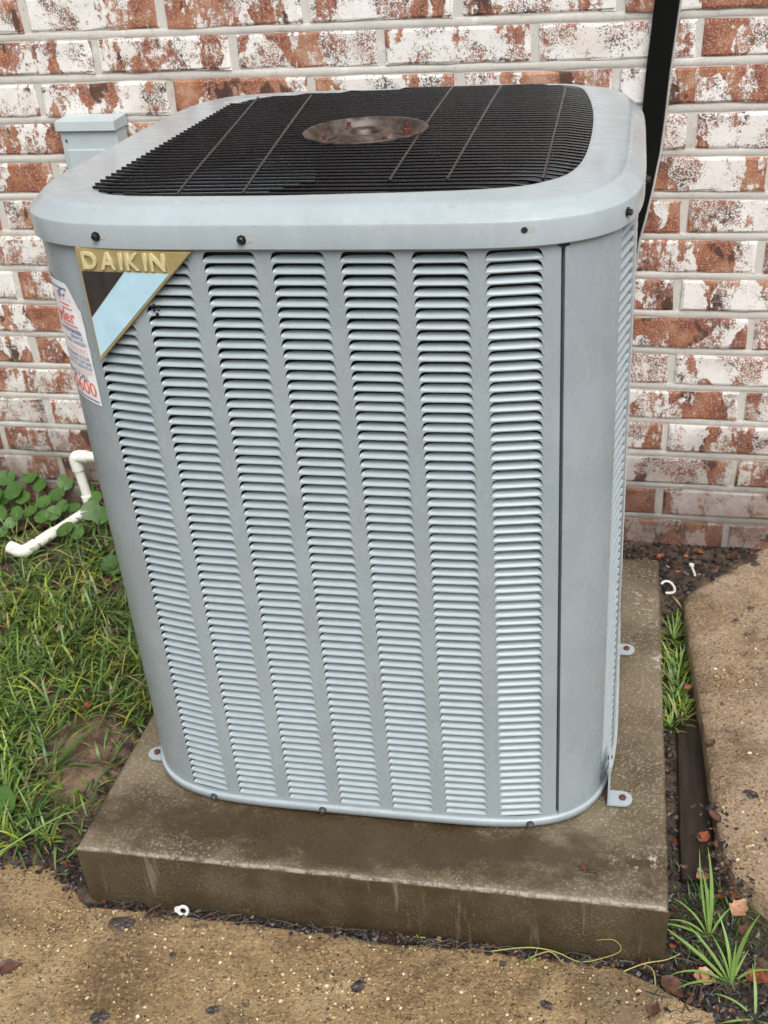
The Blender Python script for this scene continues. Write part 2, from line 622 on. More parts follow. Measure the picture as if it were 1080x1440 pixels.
# ------------------------------------------------------------------ ground
def sstep(a, b, x):
    t = min(1, max(0, (x - a) / (b - a)))
    return t * t * (3 - 2 * t)


def edge_y(x):
    y = -.160 + .010 * nz(x, 0, 1, 7) + .006 * nz(x, 0, 5, 21)
    if x < -.46:
        y += .080 * sstep(-.46, -.58, x) + .02 * sstep(-.62, -.9, x) + .012 * nz(x, 2, 3, 13)
    if x > .36:
        y -= .060 * sstep(.42, .58, x)
    return y


def ground_h(x, y):
    lawn = -.100 + .010 * nz(x, y, 3, 6) + .006 * nz(x, y, 9, 19)
    lawn += .028 * sstep(.75, 1.0, y)
    bare = math.exp(-(((x + .615) / .11) ** 2 + ((y - .145) / .13) ** 2))
    lawn += .004 * bare + .006 * bare * nz(x, y, 5, 30)
    lawn -= .028 * math.exp(-((x + .50) / .035) ** 2) * (1 if y > -.2 else 0)
    low = -.142 + .010 * nz(x, y, 1, 14) + .006 * nz(x, y, 2, 33)
    back = -.085 + .010 * nz(x, y, 7, 11) + .006 * nz(x, y, 9, 30)
    t = sstep(-.485, -.45, x)                    # left lawn -> under the pad / trench
    h = lawn * (1 - t) + low * t
    t2 = sstep(.70, .86, y) * sstep(-.5, -.2, x)
    h = h * (1 - t2) + back * t2
    ye = edge_y(x)
    t3 = 1 - sstep(ye - .035, ye + .006, y)   # under the walkway
    h = h * (1 - t3) + (-.165 + .004 * nz(x, y, 1, 14)) * t3 if x < .45 else h
    if y < -.10 and x >= .45:
        h = -.136 + .012 * nz(x, y, 4, 13) + .007 * nz(x, y, 8, 36)
    return h


def axis(lo, hi, step, far):
    a = list(np.arange(lo, hi + 1e-6, step))
    pre = [-far, -far / 2, -far / 4, lo - 2, lo - .6, lo - .2]
    post = [hi + .2, hi + .6, hi + 2, far / 4, far / 2, far]
    return pre + a + post


gx = axis(-2.0, 1.7, .02, 60)
gy = axis(-.9, 1.2, .02, 60)
gv = []
for yy in gy:
    for xx in gx:
        inside = -2.0 <= xx <= 1.7 and -.9 <= yy <= 1.2
        gv.append((xx, yy, ground_h(xx, yy) if inside else -.17))
W = len(gx)
gf = [(j * W + i, j * W + i + 1, j * W + W + i + 1, j * W + W + i) for j in range(len(gy) - 1) for i in range(W - 1)]
gm = MB()
gm.add(gv, gf, True)
ground = gm.build('ground', 'soil')
ground['kind'] = 'structure'


def gz(x, y):
    return ground_h(x, y)


# front walkway slab, worn and uneven
def back_edge(u):
    x = -1.9 + u * 2.475
    y = edge_y(x)
    return x, y


WALK_Z = -.124
sm = MB()
NU, NV = 180, 70
rows = []
for j in range(NV + 1):
    v = (j / NV) ** 1.6
    for i in range(NU + 1):
        x, yb = back_edge(i / NU)
        y = yb + (-2.4 - yb) * v
        x += .25 * v * (i / NU)
        if i == NU:
            x += .012 * nz(0, y, 2, 18)
        z = WALK_Z + .0035 * nz(x, y, 1, 9) + .0025 * nz(x, y, 2, 34) + .0016 * nz(x, y, 2, 80)
        if j == 0 or i == NU:
            z -= .004
        rows.append((x, y, z))
sm.add(rows, [(j * (NU + 1) + i, (j + 1) * (NU + 1) + i, (j + 1) * (NU + 1) + i + 1, j * (NU + 1) + i + 1) for j in range(NV) for i in range(NU)], True)
edge = [rows[i] for i in range(NU + 1)] + [rows[j * (NU + 1) + NU] for j in range(1, NV + 1)]
sm.add(edge + [(p[0], p[1] - .004, p[2] - .06) for p in edge], [(i, i + 1, len(edge) + i + 1, len(edge) + i) for i in range(len(edge) - 1)])
walk = sm.build('pavement', 'walk_concrete')
walk['kind'] = 'structure'

# slab on the right
SIDE_Z = -.080
base_poly = [(.566, .795), (.573, .64), (.583, .49), (.590, .35), (.596, .21), (.600, .10), (.612, .03), (.660, -.02), (.70, -.05), (.76, -.10), (.90, -.16), (1.2, -.24), (2.4, -.4), (2.4, 1.02), (1.4, 1.03), (.790, 1.05)]
poly = []
for i, p in enumerate(base_poly):
    q = base_poly[(i + 1) % len(base_poly)]
    L = math.hypot(q[0] - p[0], q[1] - p[1])
    n = max(1, int(L / .018))
    for k in range(n):
        t = k / n
        x, y = p[0] + (q[0] - p[0]) * t, p[1] + (q[1] - p[1]) * t
        amp = .0018 if i < 4 or i >= 14 else .009
        if 5 <= i <= 11:
            amp = .018
        poly.append((x + amp * nz(x, y, 1, 22), y + amp * nz(x, y, 7, 22)))
import bmesh
bm = bmesh.new()
tv = [bm.verts.new((p[0], p[1], SIDE_Z)) for p in poly]
bm.faces.new(tv)
bmesh.ops.triangulate(bm, faces=bm.faces[:])
for _ in range(5):
    es = [e for e in bm.edges if e.calc_length() > .05 and min(e.verts[0].co.x, e.verts[1].co.x) < 1.1]
    if not es:
        break
    bmesh.ops.subdivide_edges(bm, edges=es, cuts=1)
    bmesh.ops.triangulate(bm, faces=bm.faces[:])
bd = [e for e in bm.edges if e.is_boundary]
for v in bm.verts:
    x, y = v.co.x, v.co.y
    v.co.z += .004 * nz(x, y, 1, 8) + .0025 * nz(x, y, 3, 30)
    if any(e.is_boundary for e in v.link_edges):
        v.co.z -= .005
    v.co.z -= .035 * (1 - sstep(-.15, .10, y))
ex = bmesh.ops.extrude_edge_only(bm, edges=bd)
for v in [g for g in ex['geom'] if isinstance(g, bmesh.types.BMVert)]:
    v.co.z -= .10
for f in bm.faces:
    f.smooth = True
bmesh.ops.recalc_face_normals(bm, faces=bm.faces[:])
me = bpy.data.meshes.new('pavement')
bm.to_mesh(me)
bm.free()
me.materials.append(M['side_concrete'])
side = obj('pavement', me)
side['kind'] = 'structure'

# pebbles showing in the worn slabs: too many to count
def pebbles(n, place, name, parent, sz):
    t = (1 + 5 ** .5) / 2
    iv = np.array([(-1, t, 0), (1, t, 0), (-1, -t, 0), (1, -t, 0), (0, -1, t), (0, 1, t), (0, -1, -t), (0, 1, -t), (t, 0, -1), (t, 0, 1), (-t, 0, -1), (-t, 0, 1)]) / math.sqrt(1 + t * t)
    ifc = np.array([(0, 11, 5), (0, 5, 1), (0, 1, 7), (0, 7, 10), (0, 10, 11), (1, 5, 9), (5, 11, 4), (11, 10, 2), (10, 7, 6), (7, 1, 8), (3, 9, 4), (3, 4, 2), (3, 2, 6), (3, 6, 8), (3, 8, 9), (4, 9, 5), (2, 4, 11), (6, 2, 10), (8, 6, 7), (9, 8, 1)])
    V, F = [], []
    for k in range(n):
        p = place()
        if p is None:
            continue
        s = sz * (rng.random() ** 2.2 * 1.0 + .35)
        a = rng.random() * 2 * PI
        q = iv * (1 + .25 * rng.standard_normal((12, 1)) * .6) * np.array([s, s * rng.uniform(.5, .9), s * rng.uniform(.25, .45)])
        q = np.stack([q[:, 0] * math.cos(a) - q[:, 1] * math.sin(a), q[:, 0] * math.sin(a) + q[:, 1] * math.cos(a), q[:, 2]], -1)
        F.append(ifc + 12 * len(V))
        V.append(q + np.array(p))
    V, F = np.concatenate(V), np.concatenate(F)
    me = bpy.data.meshes.new(name)
    me.from_pydata(V.tolist(), [], F.tolist())
    me.polygons.foreach_set('use_smooth', [True] * len(F))
    me.materials.append(M['pebble'])
    o = obj(name, me, parent)
    o['kind'] = 'stuff'
    return o


def p_walk():
    x, y = rng.uniform(-.75, .62), rng.uniform(-.55, -.165)
    if nz(x, y, 3, 5) + rng.uniform(-.5, .5) < -.05:
        return None
    if x > .40 and y > -.18 - .060 * sstep(.42, .58, x):
        return None
    return (x, y, WALK_Z + .0010)


def p_side():
    x, y = rng.uniform(.61, .95), rng.uniform(.02, .95)
    if nz(x, y, 5, 4) + rng.uniform(-.5, .5) + .5 * math.exp(-((x - .66) / .07) ** 2 - ((y - .38) / .16) ** 2) < .12:
        return None
    if y > .80 and x < .58 + (y - .80) * .83 + .03:
        return None
    return (x, y, SIDE_Z + .0010 + .003 * nz(x, y, 1, 8))


pebbles(6500, p_walk, 'pebbles', walk, .0034)
pebbles(1900, p_side, 'pebbles', side, .0044)

# ------------------------------------------------------------------ brick wall
WALL_TH = -0.030951
wall = thing('brick_wall', 'red brick wall with patchy white wash and pale mortar', 'wall', (0.03218, 1.0395, 0), (0, 0, WALL_TH))
CH, Z0, BL = .08711, 1.1217, .3195          # course height, a bed joint level, brick spacing
JT, HJ = .0170, .0140
m = MB()
m.box((-.1, .1143, 1.13), (6.4, .22, 2.8))
mort = m.build('mortar', 'mortar', wall)


def brick_mesh(seed):
    """unit brick: x -.5...5 (times length), z -.5...5 (times height), face at y = 0"""
    r = random.Random(seed)
    nx, nzz = 7, 3
    H, D, L = CH - JT, .07, BL - HJ
    vs, fs = [], []
    # face grid
    for j in range(nzz + 1):
        for i in range(nx + 1):
            u, w = i / nx - .5, j / nzz - .5
            y = r.uniform(-.0014, .0014)
            x, z = u * L, w * H
            if i in (0, nx) or j in (0, nzz):
                y = .0010 + r.uniform(0, .0022)
                if j == 0:
                    z += r.uniform(-.0006, .0028)
                if j == nzz:
                    z -= r.uniform(-.0006, .0028)
                if i == 0:
                    x += r.uniform(-.001, .003)
                if i == nx:
                    x -= r.uniform(-.001, .003)
            elif i in (1, nx - 1):
                x = math.copysign(L / 2 - .007, u)
            if 0 < j < nzz:
                z = math.copysign(H / 2 - .006, w)
            vs.append((x, y, z))
    W = nx + 1
    for j in range(nzz):
        for i in range(nx):
            fs.append((j * W + i, j * W + i + 1, (j + 1) * W + i + 1, (j + 1) * W + i))
    ring = [i for i in range(W)] + [j * W + nx for j in range(1, nzz + 1)] + [nzz * W + i for i in range(nx - 1, -1, -1)] + [j * W for j in range(nzz - 1, 0, -1)]
    k = len(vs)
    vs += [(vs[i][0], .03, vs[i][2]) for i in ring]
    n = len(ring)
    for a in range(n):
        b = (a + 1) % n
        fs.append((ring[b], ring[a], k + a, k + b))
    return vs, fs


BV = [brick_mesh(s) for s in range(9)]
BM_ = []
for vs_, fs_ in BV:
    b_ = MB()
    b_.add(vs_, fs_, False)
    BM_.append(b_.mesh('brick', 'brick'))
far = MB()
nb = 0
r = random.Random(3)
for k in range(-17, 15):                       # courses; k counts down from the joint at Z0
    zc = Z0 - (k + .5) * CH
    odd = k % 2                                # k = -1 is the course above Z0
    x0 = (.178 if odd == 0 else .022) - .0016 * k
    for mth in range(-12, 12):
        xc = x0 + (mth + .5) * BL + r.uniform(-.002, .002)
        if xc < -3.12 or xc > 2.92:
            continue
        keep = zc < 1.66 and -1.56 < xc < 1.30
        lx = 1 + r.uniform(-.015, .008)
        dz, dy, ro = r.uniform(-.0015, .0015), r.uniform(-.002, .002), r.uniform(-.004, .004)
        q = r.randrange(9)
        if keep and nb < 298:
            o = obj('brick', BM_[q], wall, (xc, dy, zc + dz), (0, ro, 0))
            o.scale = (lx * (1 if q % 2 else -1), 1, 1) if False else (lx, 1, 1)
            nb += 1
        else:
            far.add([(v[0] * lx + xc, v[1] + dy, v[2] + zc + dz) for v in BV[q][0]], BV[q][1])
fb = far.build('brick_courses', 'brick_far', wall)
fb['kind'] = 'stuff'

# tooled bed-joint mortar beads: proud rounded strips so that the joints are not dead flat
m = MB()
r = random.Random(9)
for k in range(-16, 15):
    z = Z0 - k * CH
    n = 420
    vs, fs = [], []
    for i in range(n + 1):
        x = -3.28 + 6.36 * i / n
        w = JT / 2 - .0006 + .0030 * nz(x, k * 2.3, 8, 16) + .0022 * nz(x, k * 2.9, 8, 45)
        dzz = .0010 * nz(x, k * 3.1, 0, 9)
        yy = .0004 + .0005 * nz(x, k * 5.7, 4, 14)
        for dz2, dy2 in ((-w, .0030), (-w * .8, .0016), (0, .0020), (w * .8, .0016), (w, .0030)):
            vs.append((x, yy + dy2 + .0012, z + dz2 + dzz))
    for i in range(n):
        for j in range(4):
            fs.append((i * 5 + j, i * 5 + 5 + j, i * 5 + 6 + j, i * 5 + j + 1))
    m.add(vs, fs, True)
bj = m.build('mortar_joints', 'mortar', wall)
bj['kind'] = 'stuff'

# ------------------------------------------------------------------ concrete pad
pad = MB()
PX0, PX1, PY0, PY1 = -.468, .507, -.143, .825
nxp, nyp = 60, 60
vs, fs = [], []
bev = .006
xs = [PX0, PX0 + bev] + list(np.linspace(PX0 + .02, PX1 - .02, nxp)) + [PX1 - bev, PX1]
ys = [PY0, PY0 + bev] + list(np.linspace(PY0 + .02, PY1 - .02, nyp)) + [PY1 - bev, PY1]
for j, y in enumerate(ys):
    for i, x in enumerate(xs):
        e = i in (0, len(xs) - 1) or j in (0, len(ys) - 1)
        z = .0012 * nz(x, y, 1, 7) + .0006 * nz(x, y, 2, 40) - .0015
        xx, yy = x, y
        if e:
            z -= .006 + .0022 * nz(x, y, 4, 30)
            if j == 0:
                yy += .0016 * nz(x, y, 6, 26)
            if i == len(xs) - 1:
                xx += .0016 * nz(x, y, 6, 26)
        vs.append((xx, yy, z))
W = len(xs)
for j in range(len(ys) - 1):
    for i in range(W - 1):
        fs.append((j * W + i, j * W + i + 1, (j + 1) * W + i + 1, (j + 1) * W + i))
ring = [i for i in range(W)] + [j * W + W - 1 for j in range(1, len(ys))] + [(len(ys) - 1) * W + i for i in range(W - 2, -1, -1)] + [j * W for j in range(len(ys) - 2, 0, -1)]
k = len(vs)
for lev in (-.05, -.10, -.20):
    for i in ring:
        p = vs[i]
        vs.append((p[0] * (1 + .0) + .0012 * nz(p[0], p[1], lev * 9, 24), p[1] + .0016 * nz(p[0], p[1], lev * 17, 20), lev))
n = len(ring)
for a in range(n):
    b = (a + 1) % n
    fs.append((ring[b], ring[a], k + a, k + b))
    for lv in range(2):
        fs.append((k + lv * n + b, k + lv * n + a, k + lv * n + n + a, k + lv * n + n + b))
pad.add(vs, fs, True)
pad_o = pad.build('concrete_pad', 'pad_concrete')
for p in pad_o.data.polygons:
    if abs(p.normal.z) < .3:
        p.use_smooth = False
tag(pad_o, 'square brown damp concrete pad carrying the grey air conditioner', 'concrete pad')

# ------------------------------------------------------------------ the air conditioner
ac = thing('air_conditioner', 'large grey outdoor air conditioner with louvred sides and black fan grille', 'air conditioner', (0, 0, 0))
CX, CY, AA, AB, NN = .001, .40, .418, .42, 5.25


class Loop:
    def __init__(self, cx, cy, a, b, n, N=2400):
        ph = np.linspace(0, 2 * PI, N + 1)
        S = lambda t: np.sign(t) * np.abs(t) ** (2 / n)
        self.C = np.stack([cx - a * S(np.sin(ph)), cy + b * S(np.cos(ph))], -1)
        d = np.linalg.norm(np.diff(self.C, axis=0), axis=1)
        self.s = np.concatenate([[0], np.cumsum(d)])
        self.L = self.s[-1]

    def p(self, s, off=0.0):
        s = s % self.L
        x, y = np.interp(s, self.s, self.C[:, 0]), np.interp(s, self.s, self.C[:, 1])
        e = .0015
        s1, s2 = (s - e) % self.L, (s + e) % self.L
        tx = np.interp(s2, self.s, self.C[:, 0]) - np.interp(s1, self.s, self.C[:, 0])
        ty = np.interp(s2, self.s, self.C[:, 1]) - np.interp(s1, self.s, self.C[:, 1])
        l = math.hypot(tx, ty)
        nx, ny = ty / l, -tx / l
        return x + nx * off, y + ny * off, nx, ny

    def s_front(self, x):
        i = np.where(self.C[:, 1] < CY)[0]
        return float(np.interp(x, self.C[i, 0], self.s[i]))

    def s_right(self, y):
        i = np.where(self.C[:, 0] > CX)[0]
        i = i[self.s[i] > self.L / 2]
        return float(np.interp(y, self.C[i, 1], self.s[i]))


BODY = Loop(CX, CY, AA, AB, NN)
PITCH_X, PITCH_Z, SLW, ROWS = .09, .0144674, .0712, 66
HOLE_H = .0134
Z_BOT, Z_TOP = .0205, .992


def surf(s, z, d=0.0):
    x, y, nx, ny = BODY.p(s, -d)
    return (x, y, z)


S_SEAM = BODY.s_front(.3278)
S_COR = BODY.s_right(.072)
sheet = MB()
m_side = .0022
# columns: list of arc positions on each face
front_cols = [BODY.s_front((k - 4) * PITCH_X) for k in range(1, 8)]
Lq = BODY.L / 4
side_cols = []
right_cols = [S_COR + .042 + k * .0905 for k in range(7)]
back_cols = [BODY.L + (k - 3) * PITCH_X for k in range(7)]
left_cols = [BODY.L + Lq + (k - 3) * PITCH_X for k in range(7)]
all_cols = sorted([(s, 'r') for s in right_cols] + [(s, 'b') for s in back_cols] + [(s, 'l') for s in left_cols] + [(s + BODY.L, 'f') for s in front_cols])
S_START, S_END = S_COR, S_SEAM - .0022 + BODY.L


def hole_outline(w, h):
    a = w / 2
    return [(-a, 0), (a, 0), (a - .0012, h * .45), (a - .0026, h * .74), (a - .0052, h * .93), (a - .0085, h), (-a + .0085, h), (-a + .0052, h * .93), (-a + .0026, h * .74), (-a + .0012, h * .45)]


HO = hole_outline(SLW, HOLE_H)


def strip(s0, s1, z0, z1, ds=.012):
    n = max(1, int(math.ceil((s1 - s0) / ds)))
    vs, fs = [], []
    for i in range(n + 1):
        s = s0 + (s1 - s0) * i / n
        vs += [surf(s, z0), surf(s, z1)]
    for i in range(n):
        fs.append((2 * i, 2 * i + 2, 2 * i + 3, 2 * i + 1))
    sheet.add(vs, fs, True)


z_cells0 = (67 - 65) * PITCH_Z - .0007
z_cells1 = (67 - 0) * PITCH_Z + PITCH_Z - .0007
cur = S_START
HW = SLW / 2 + m_side
for sc, face in all_cols:
    strip(cur, sc - HW, Z_BOT, Z_TOP)
    strip(sc - HW, sc + HW, Z_BOT, z_cells0)
    strip(sc - HW, sc + HW, z_cells1, Z_TOP)
    for rr in range(ROWS):
        zb = (67 - rr) * PITCH_Z
        c0, c1 = zb - .0007, zb + PITCH_Z - .0007
        outer = [(-HW, c0), (HW, c0), (HW, zb + HOLE_H * .45), (HW, zb + HOLE_H * .74), (HW, c1), (SLW / 2 - .0085, c1), (-SLW / 2 + .0085, c1), (-HW, c1), (-HW, zb + HOLE_H * .74), (-HW, zb + HOLE_H * .45)]
        vs = [surf(sc + u, zb + w) for u, w in HO] + [surf(sc + u, w) for u, w in outer]
        fs = []
        for i in range(10):
            j = (i + 1) % 10
            fs.append((i, 10 + i, 10 + j, j))
        sheet.add(vs, fs, True)
    cur = sc + HW
strip(cur, S_END, Z_BOT, Z_TOP)
# returned edges at the seam
for s in (S_END, S_START):
    vs = [surf(s, Z_BOT), surf(s, Z_TOP), surf(s, Z_TOP, .012), surf(s, Z_BOT, .012)]
    sheet.add(vs, [(0, 1, 2, 3)])
panel = sheet.build('louvred_panel', 'panel_paint', ac)

# one louvre slat, pressed inward from a hinge line at its foot
def slat_geo():
    a = SLW / 2
    cols = [(-a, .24, 0.0), (-a + .0022, .34, .36), (-a + .0065, .44, .80), (-a + .015, .48, 1.0), (0, .48, 1.0), (a - .015, .48, 1.0), (a - .0065, .44, .80), (a - .0022, .34, .36), (a, .24, 0.0)]
    ts = [(0, 0), (.22, .05), (.62, .42), (1.0, 1.0)]
    vs, fs = [], []
    for x, hf, df in cols:
        for t, dd in ts:
            xx = x - math.copysign(.0012, x) * t if abs(x) > a - .001 else x
            vs.append((xx, .0105 * dd * df, HOLE_H * hf * t))
    for i in range(len(cols) - 1):
        for j in range(3):
            fs.append((i * 4 + j, i * 4 + 4 + j, i * 4 + 5 + j, i * 4 + j + 1))
    return vs, fs


SV, SF = slat_geo()
sb = MB()
sb.add(SV, SF, True)
slat_me = sb.mesh('slat', 'slat_paint')
rest = MB()
ns = 0
r = random.Random(4)
for rr in range(ROWS):
    for ci, (sc, face) in enumerate(all_cols):
        xl, yl, _, _ = BODY.p(sc - SLW / 2)
        xr, yr, _, _ = BODY.p(sc + SLW / 2)
        x, y = (xl + xr) / 2, (yl + yr) / 2
        ang = math.atan2(yr - yl, xr - xl)     # along the chord of the curved sheet
        zb = (67 - rr) * PITCH_Z
        hidden = face == 'f' and rr < 6 and sc - BODY.L < front_cols[0] + .01
        if face == 'f' and ns < 300 and not hidden:
            obj('slat', slat_me, panel, (x, y, zb), (r.uniform(-.05, .05) + (.12 if r.random() < .02 else 0), r.uniform(-.006, .006), ang))
            ns += 1
        else:
            ca, sa = math.cos(ang), math.sin(ang)
            rest.add([(x + v[0] * ca - v[1] * sa, y + v[0] * sa + v[1] * ca, zb + v[2]) for v in SV], SF, True)
ro = rest.build('louvre_slats', 'slat_paint', panel)
ro['kind'] = 'stuff'

# plain corner access panel with its dark seam
cp = MB()
n = 26
s0, s1 = S_SEAM + .0026, S_COR - .0018
vs, fs = [], []
for i in range(n + 1):
    s = s0 + (s1 - s0) * i / n
    d = -.0012
    for z in list(np.linspace(Z_BOT + .001, Z_TOP, 14)):
        wob = .0006 * nz(s * 9, z * 4, 3)
        p = surf(s, z, d + wob)
        vs.append(p)
for i in range(n):
    for j in range(13):
        fs.append((i * 14 + j, i * 14 + 14 + j, i * 14 + 15 + j, i * 14 + j + 1))
cp.add(vs, fs, True)
for s in (s0, s1):
    cp.add([surf(s, Z_BOT, -.0012), surf(s, Z_TOP, -.0012), surf(s, Z_TOP, .014), surf(s, Z_BOT, .014)], [(0, 1, 2, 3)])
cp.build('corner_panel', 'panel_paint', ac)
g = MB()
vs = [surf(S_SEAM + u, z, .010) for z in (Z_BOT, Z_TOP) for u in (-.008, .008)]
g.add(vs, [(0, 1, 3, 2)])
vs = [surf(S_COR + u, z, .008) for z in (Z_BOT, Z_TOP) for u in (-.008, .008)]
g.add(vs, [(0, 1, 3, 2)])
# the notch at the head of the seam
vs = []
for u, z in ((-.0070, .9885), (.0075, .9885), (.0085, .9825), (.0030, .9815), (.0015, .9780), (-.0010, .9780), (-.0025, .9820), (-.0065, .9830)):
    vs.append(surf(S_SEAM + u, z, -.0022))
g.add(vs, [tuple(range(8))])
g.build('seam_channel', 'dark_inside', ac)

# inner coil and dark lining
co = MB()
n = 160
for d, mi in ((.024, 0),):
    vs, fs = [], []
    for i in range(n):
        s = BODY.L * i / n
        vs += [surf(s, .03, d), surf(s, .985, d)]
    for i in range(n):
        j = (i + 1) % n
        fs.append((2 * i, 2 * j, 2 * j + 1, 2 * i + 1))
    co.add(vs, fs, True)
co.add([surf(BODY.L * i / n, .03, .024) for i in range(n)], [tuple(range(n))])
co.build('coil', 'coil_fin', ac)

# base rail
def ring_loft(mb, loop, prof, n=200, smooth=True, close_in=False):
    vs, fs = [], []
    for i in range(n):
        s = loop.L * i / n
        for off, z in prof:
            x, y, _, _ = loop.p(s, off)
            vs.append((x, y, z))
    k = len(prof)
    for i in range(n):
        j = (i + 1) % n
        for a in range(k - 1):
            fs.append((i * k + a, j * k + a, j * k + a + 1, i * k + a + 1))
    mb.add(vs, fs, smooth)


b = MB()
ring_loft(b, BODY, [(-.03, .0090), (.0030, .0075), (.0052, .0090), (.0055, .019), (.0045, .0215), (.0005, .0220), (-.01, .0215)])
b.build('base_rail', 'cover_paint', ac)

# top cover
OX, OY, OA, OB = .023, .409, .326, .382
OPEN = Loop(OX, OY, OA, OB, 6.5)
OPTS = [(-.296, .072), (-.272, .049), (-.242, .037), (-.166, .0300), (-.023, .0280), (.122, .0355), (.248, .052), (.302, .082), (.334, .138), (.3475, .250), (.3488, .440), (.3405, .589), (.324, .712), (.306, .760), (.268, .779), (.1616, .790), (.02, .785), (-.101, .768), (-.229, .742), (-.272, .730), (-.293, .708), (-.302, .660), (-.3025, .547), (-.302, .379), (-.3015, .235), (-.301, .134), (-.3005, .093)]


def retrace(loop, pts):
    """closed smooth loop through measured points, starting at the back centre"""
    k = len(pts)
    out = []
    for i in range(k):
        p0, p1, p2, p3 = (np.array(pts[(i + q) % k]) for q in (-1, 0, 1, 2))
        for t in np.linspace(0, 1, 30, endpoint=False):
            out.append(.5 * (2 * p1 + (p2 - p0) * t + (2 * p0 - 5 * p1 + 4 * p2 - p3) * t * t + (3 * p1 - p0 - 3 * p2 + p3) * t ** 3))
    out = np.array(out)
    j = np.argmin(np.abs(out[:, 0] - .0) + 10 * (out[:, 1] < .5))
    out = np.roll(out, -j, axis=0)
    out = np.vstack([out, out[:1]])
    loop.C = out
    loop.s = np.concatenate([[0], np.cumsum(np.linalg.norm(np.diff(out, axis=0), axis=1))])
    loop.L = loop.s[-1]


OPTS = [(x - (.004 if x < -.2 else 0), y) for x, y in OPTS]
retrace(OPEN, OPTS)
CAPN = 240
cov = MB()
outer = [(.0030, .9890), (.0065, .9868), (.0078, .9882), (.0080, 1.0165), (.0072, 1.0187), (.0050, 1.0208), (-.0105, 1.0338), (-.0128, 1.0358), (-.0160, 1.0370), (-.0210, 1.0380)]
inner = [(.0075, 1.0405), (.003, 1.0412), (-.0015, 1.0400), (-.0030, 1.0280), (.0, 1.022)]
vs, fs = [], []
k = len(outer) + len(inner)
phs = np.linspace(0, 2 * PI, CAPN, endpoint=False)
NP = len(BODY.s) - 1
for i in range(CAPN):
    sf = i / CAPN
    for off, z in outer:
        x, y, _, _ = BODY.p(sf * BODY.L, off)
        vs.append((x, y, z + .0006 * nz(x * 6, y * 6, z)))
    for off, z in inner:
        x, y, _, _ = OPEN.p(sf * OPEN.L, off)
        vs.append((x, y, z + .0005 * nz(x * 6, y * 6, 3)))
for i in range(CAPN):
    j = (i + 1) % CAPN
    for a in range(k - 1):
        fs.append((i * k + a, j * k + a, j * k + a + 1, i * k + a + 1))
cov.add(vs, fs, True)
cov_o = cov.build('top_cover', 'cover_paint', ac)
cov_o.data.set_sharp_from_angle(angle=math.radians(24))

# inside below the grille: light corner plate with a round throat, dark fan
deck = MB()
vs, fs = [], []
n = 120
for i in range(n):
    s = OPEN.L * i / n
    x, y, _, _ = OPEN.p(s, .006)
    a = math.atan2(y - .40, x - .02)
    vs += [(x, y, 1.018), (x, y, .985), (.02 + .318 * math.cos(a), .40 + .350 * math.sin(a), .975), (.02 + .312 * math.cos(a), .40 + .345 * math.sin(a), .90)]
for i in range(n):
    j = (i + 1) % n
    for a in range(3):
        fs.append((i * 4 + a, j * 4 + a, j * 4 + a + 1, i * 4 + a + 1))
deck.add(vs, fs, True)
deck.build('fan_deck', 'panel_paint', ac)
HUB = (.003, .388)
fan = MB()
for kf in range(3):
    a0 = kf * 2 * PI / 3 + .5
    vs, fs = [], []
    for i in range(9):
        a = a0 + i / 8 * 1.25
        for j in range(5):
            rad = .06 + j / 4 * .235
            vs.append((HUB[0] + rad * math.cos(a), HUB[1] + rad * math.sin(a), .925 + .045 * (i / 8 - .5) + .01 * j / 4))
    for i in range(8):
        for j in range(4):
            fs.append((i * 5 + j, i * 5 + 5 + j, i * 5 + 6 + j, i * 5 + j + 1))
    b = MB()
    b.add(vs, fs, True)
    b.build('fan_blade', 'dark_inside', ac)
b = MB()
b.lathe([(.085, .86), (.085, 1.020), (.07, 1.030), (.0, 1.030)], 28, (HUB[0], HUB[1], 0))
b.build('motor', 'dark_inside', ac)

# black wire grille
gr_m = MB()
n = 150
pts = []
for i in range(n + 1):
    x, y, _, _ = OPEN.p(OPEN.L * i / n, -.008)
    pts.append((x, y, 1.0335))
gr_m.tube(pts, .0030, 6, caps=False)
pts = []
for i in range(n + 1):
    x, y, _, _ = OPEN.p(OPEN.L * i / n, -.017)
    pts.append((x, y, 1.0300))
gr_m.tube(pts, .0026, 6, caps=False)
grille = gr_m.build('fan_grille', 'black_wire', ac)


def dome(x, y):
    u, v = (x - OX) / OA, (y - OY) / OB
    return 1.0395 + .0040 * max(0, 1 - max(u * u, v * v * .9))


def open_span(y):
    C = OPEN.C
    xs = []
    for a, b in zip(C[:-1], C[1:]):
        if (a[1] - y) * (b[1] - y) <= 0 and a[1] != b[1]:
            xs.append(a[0] + (b[0] - a[0]) * (y - a[1]) / (b[1] - a[1]))
    if len(xs) < 2:
        return None
    return min(xs) + .002, max(xs) - .002


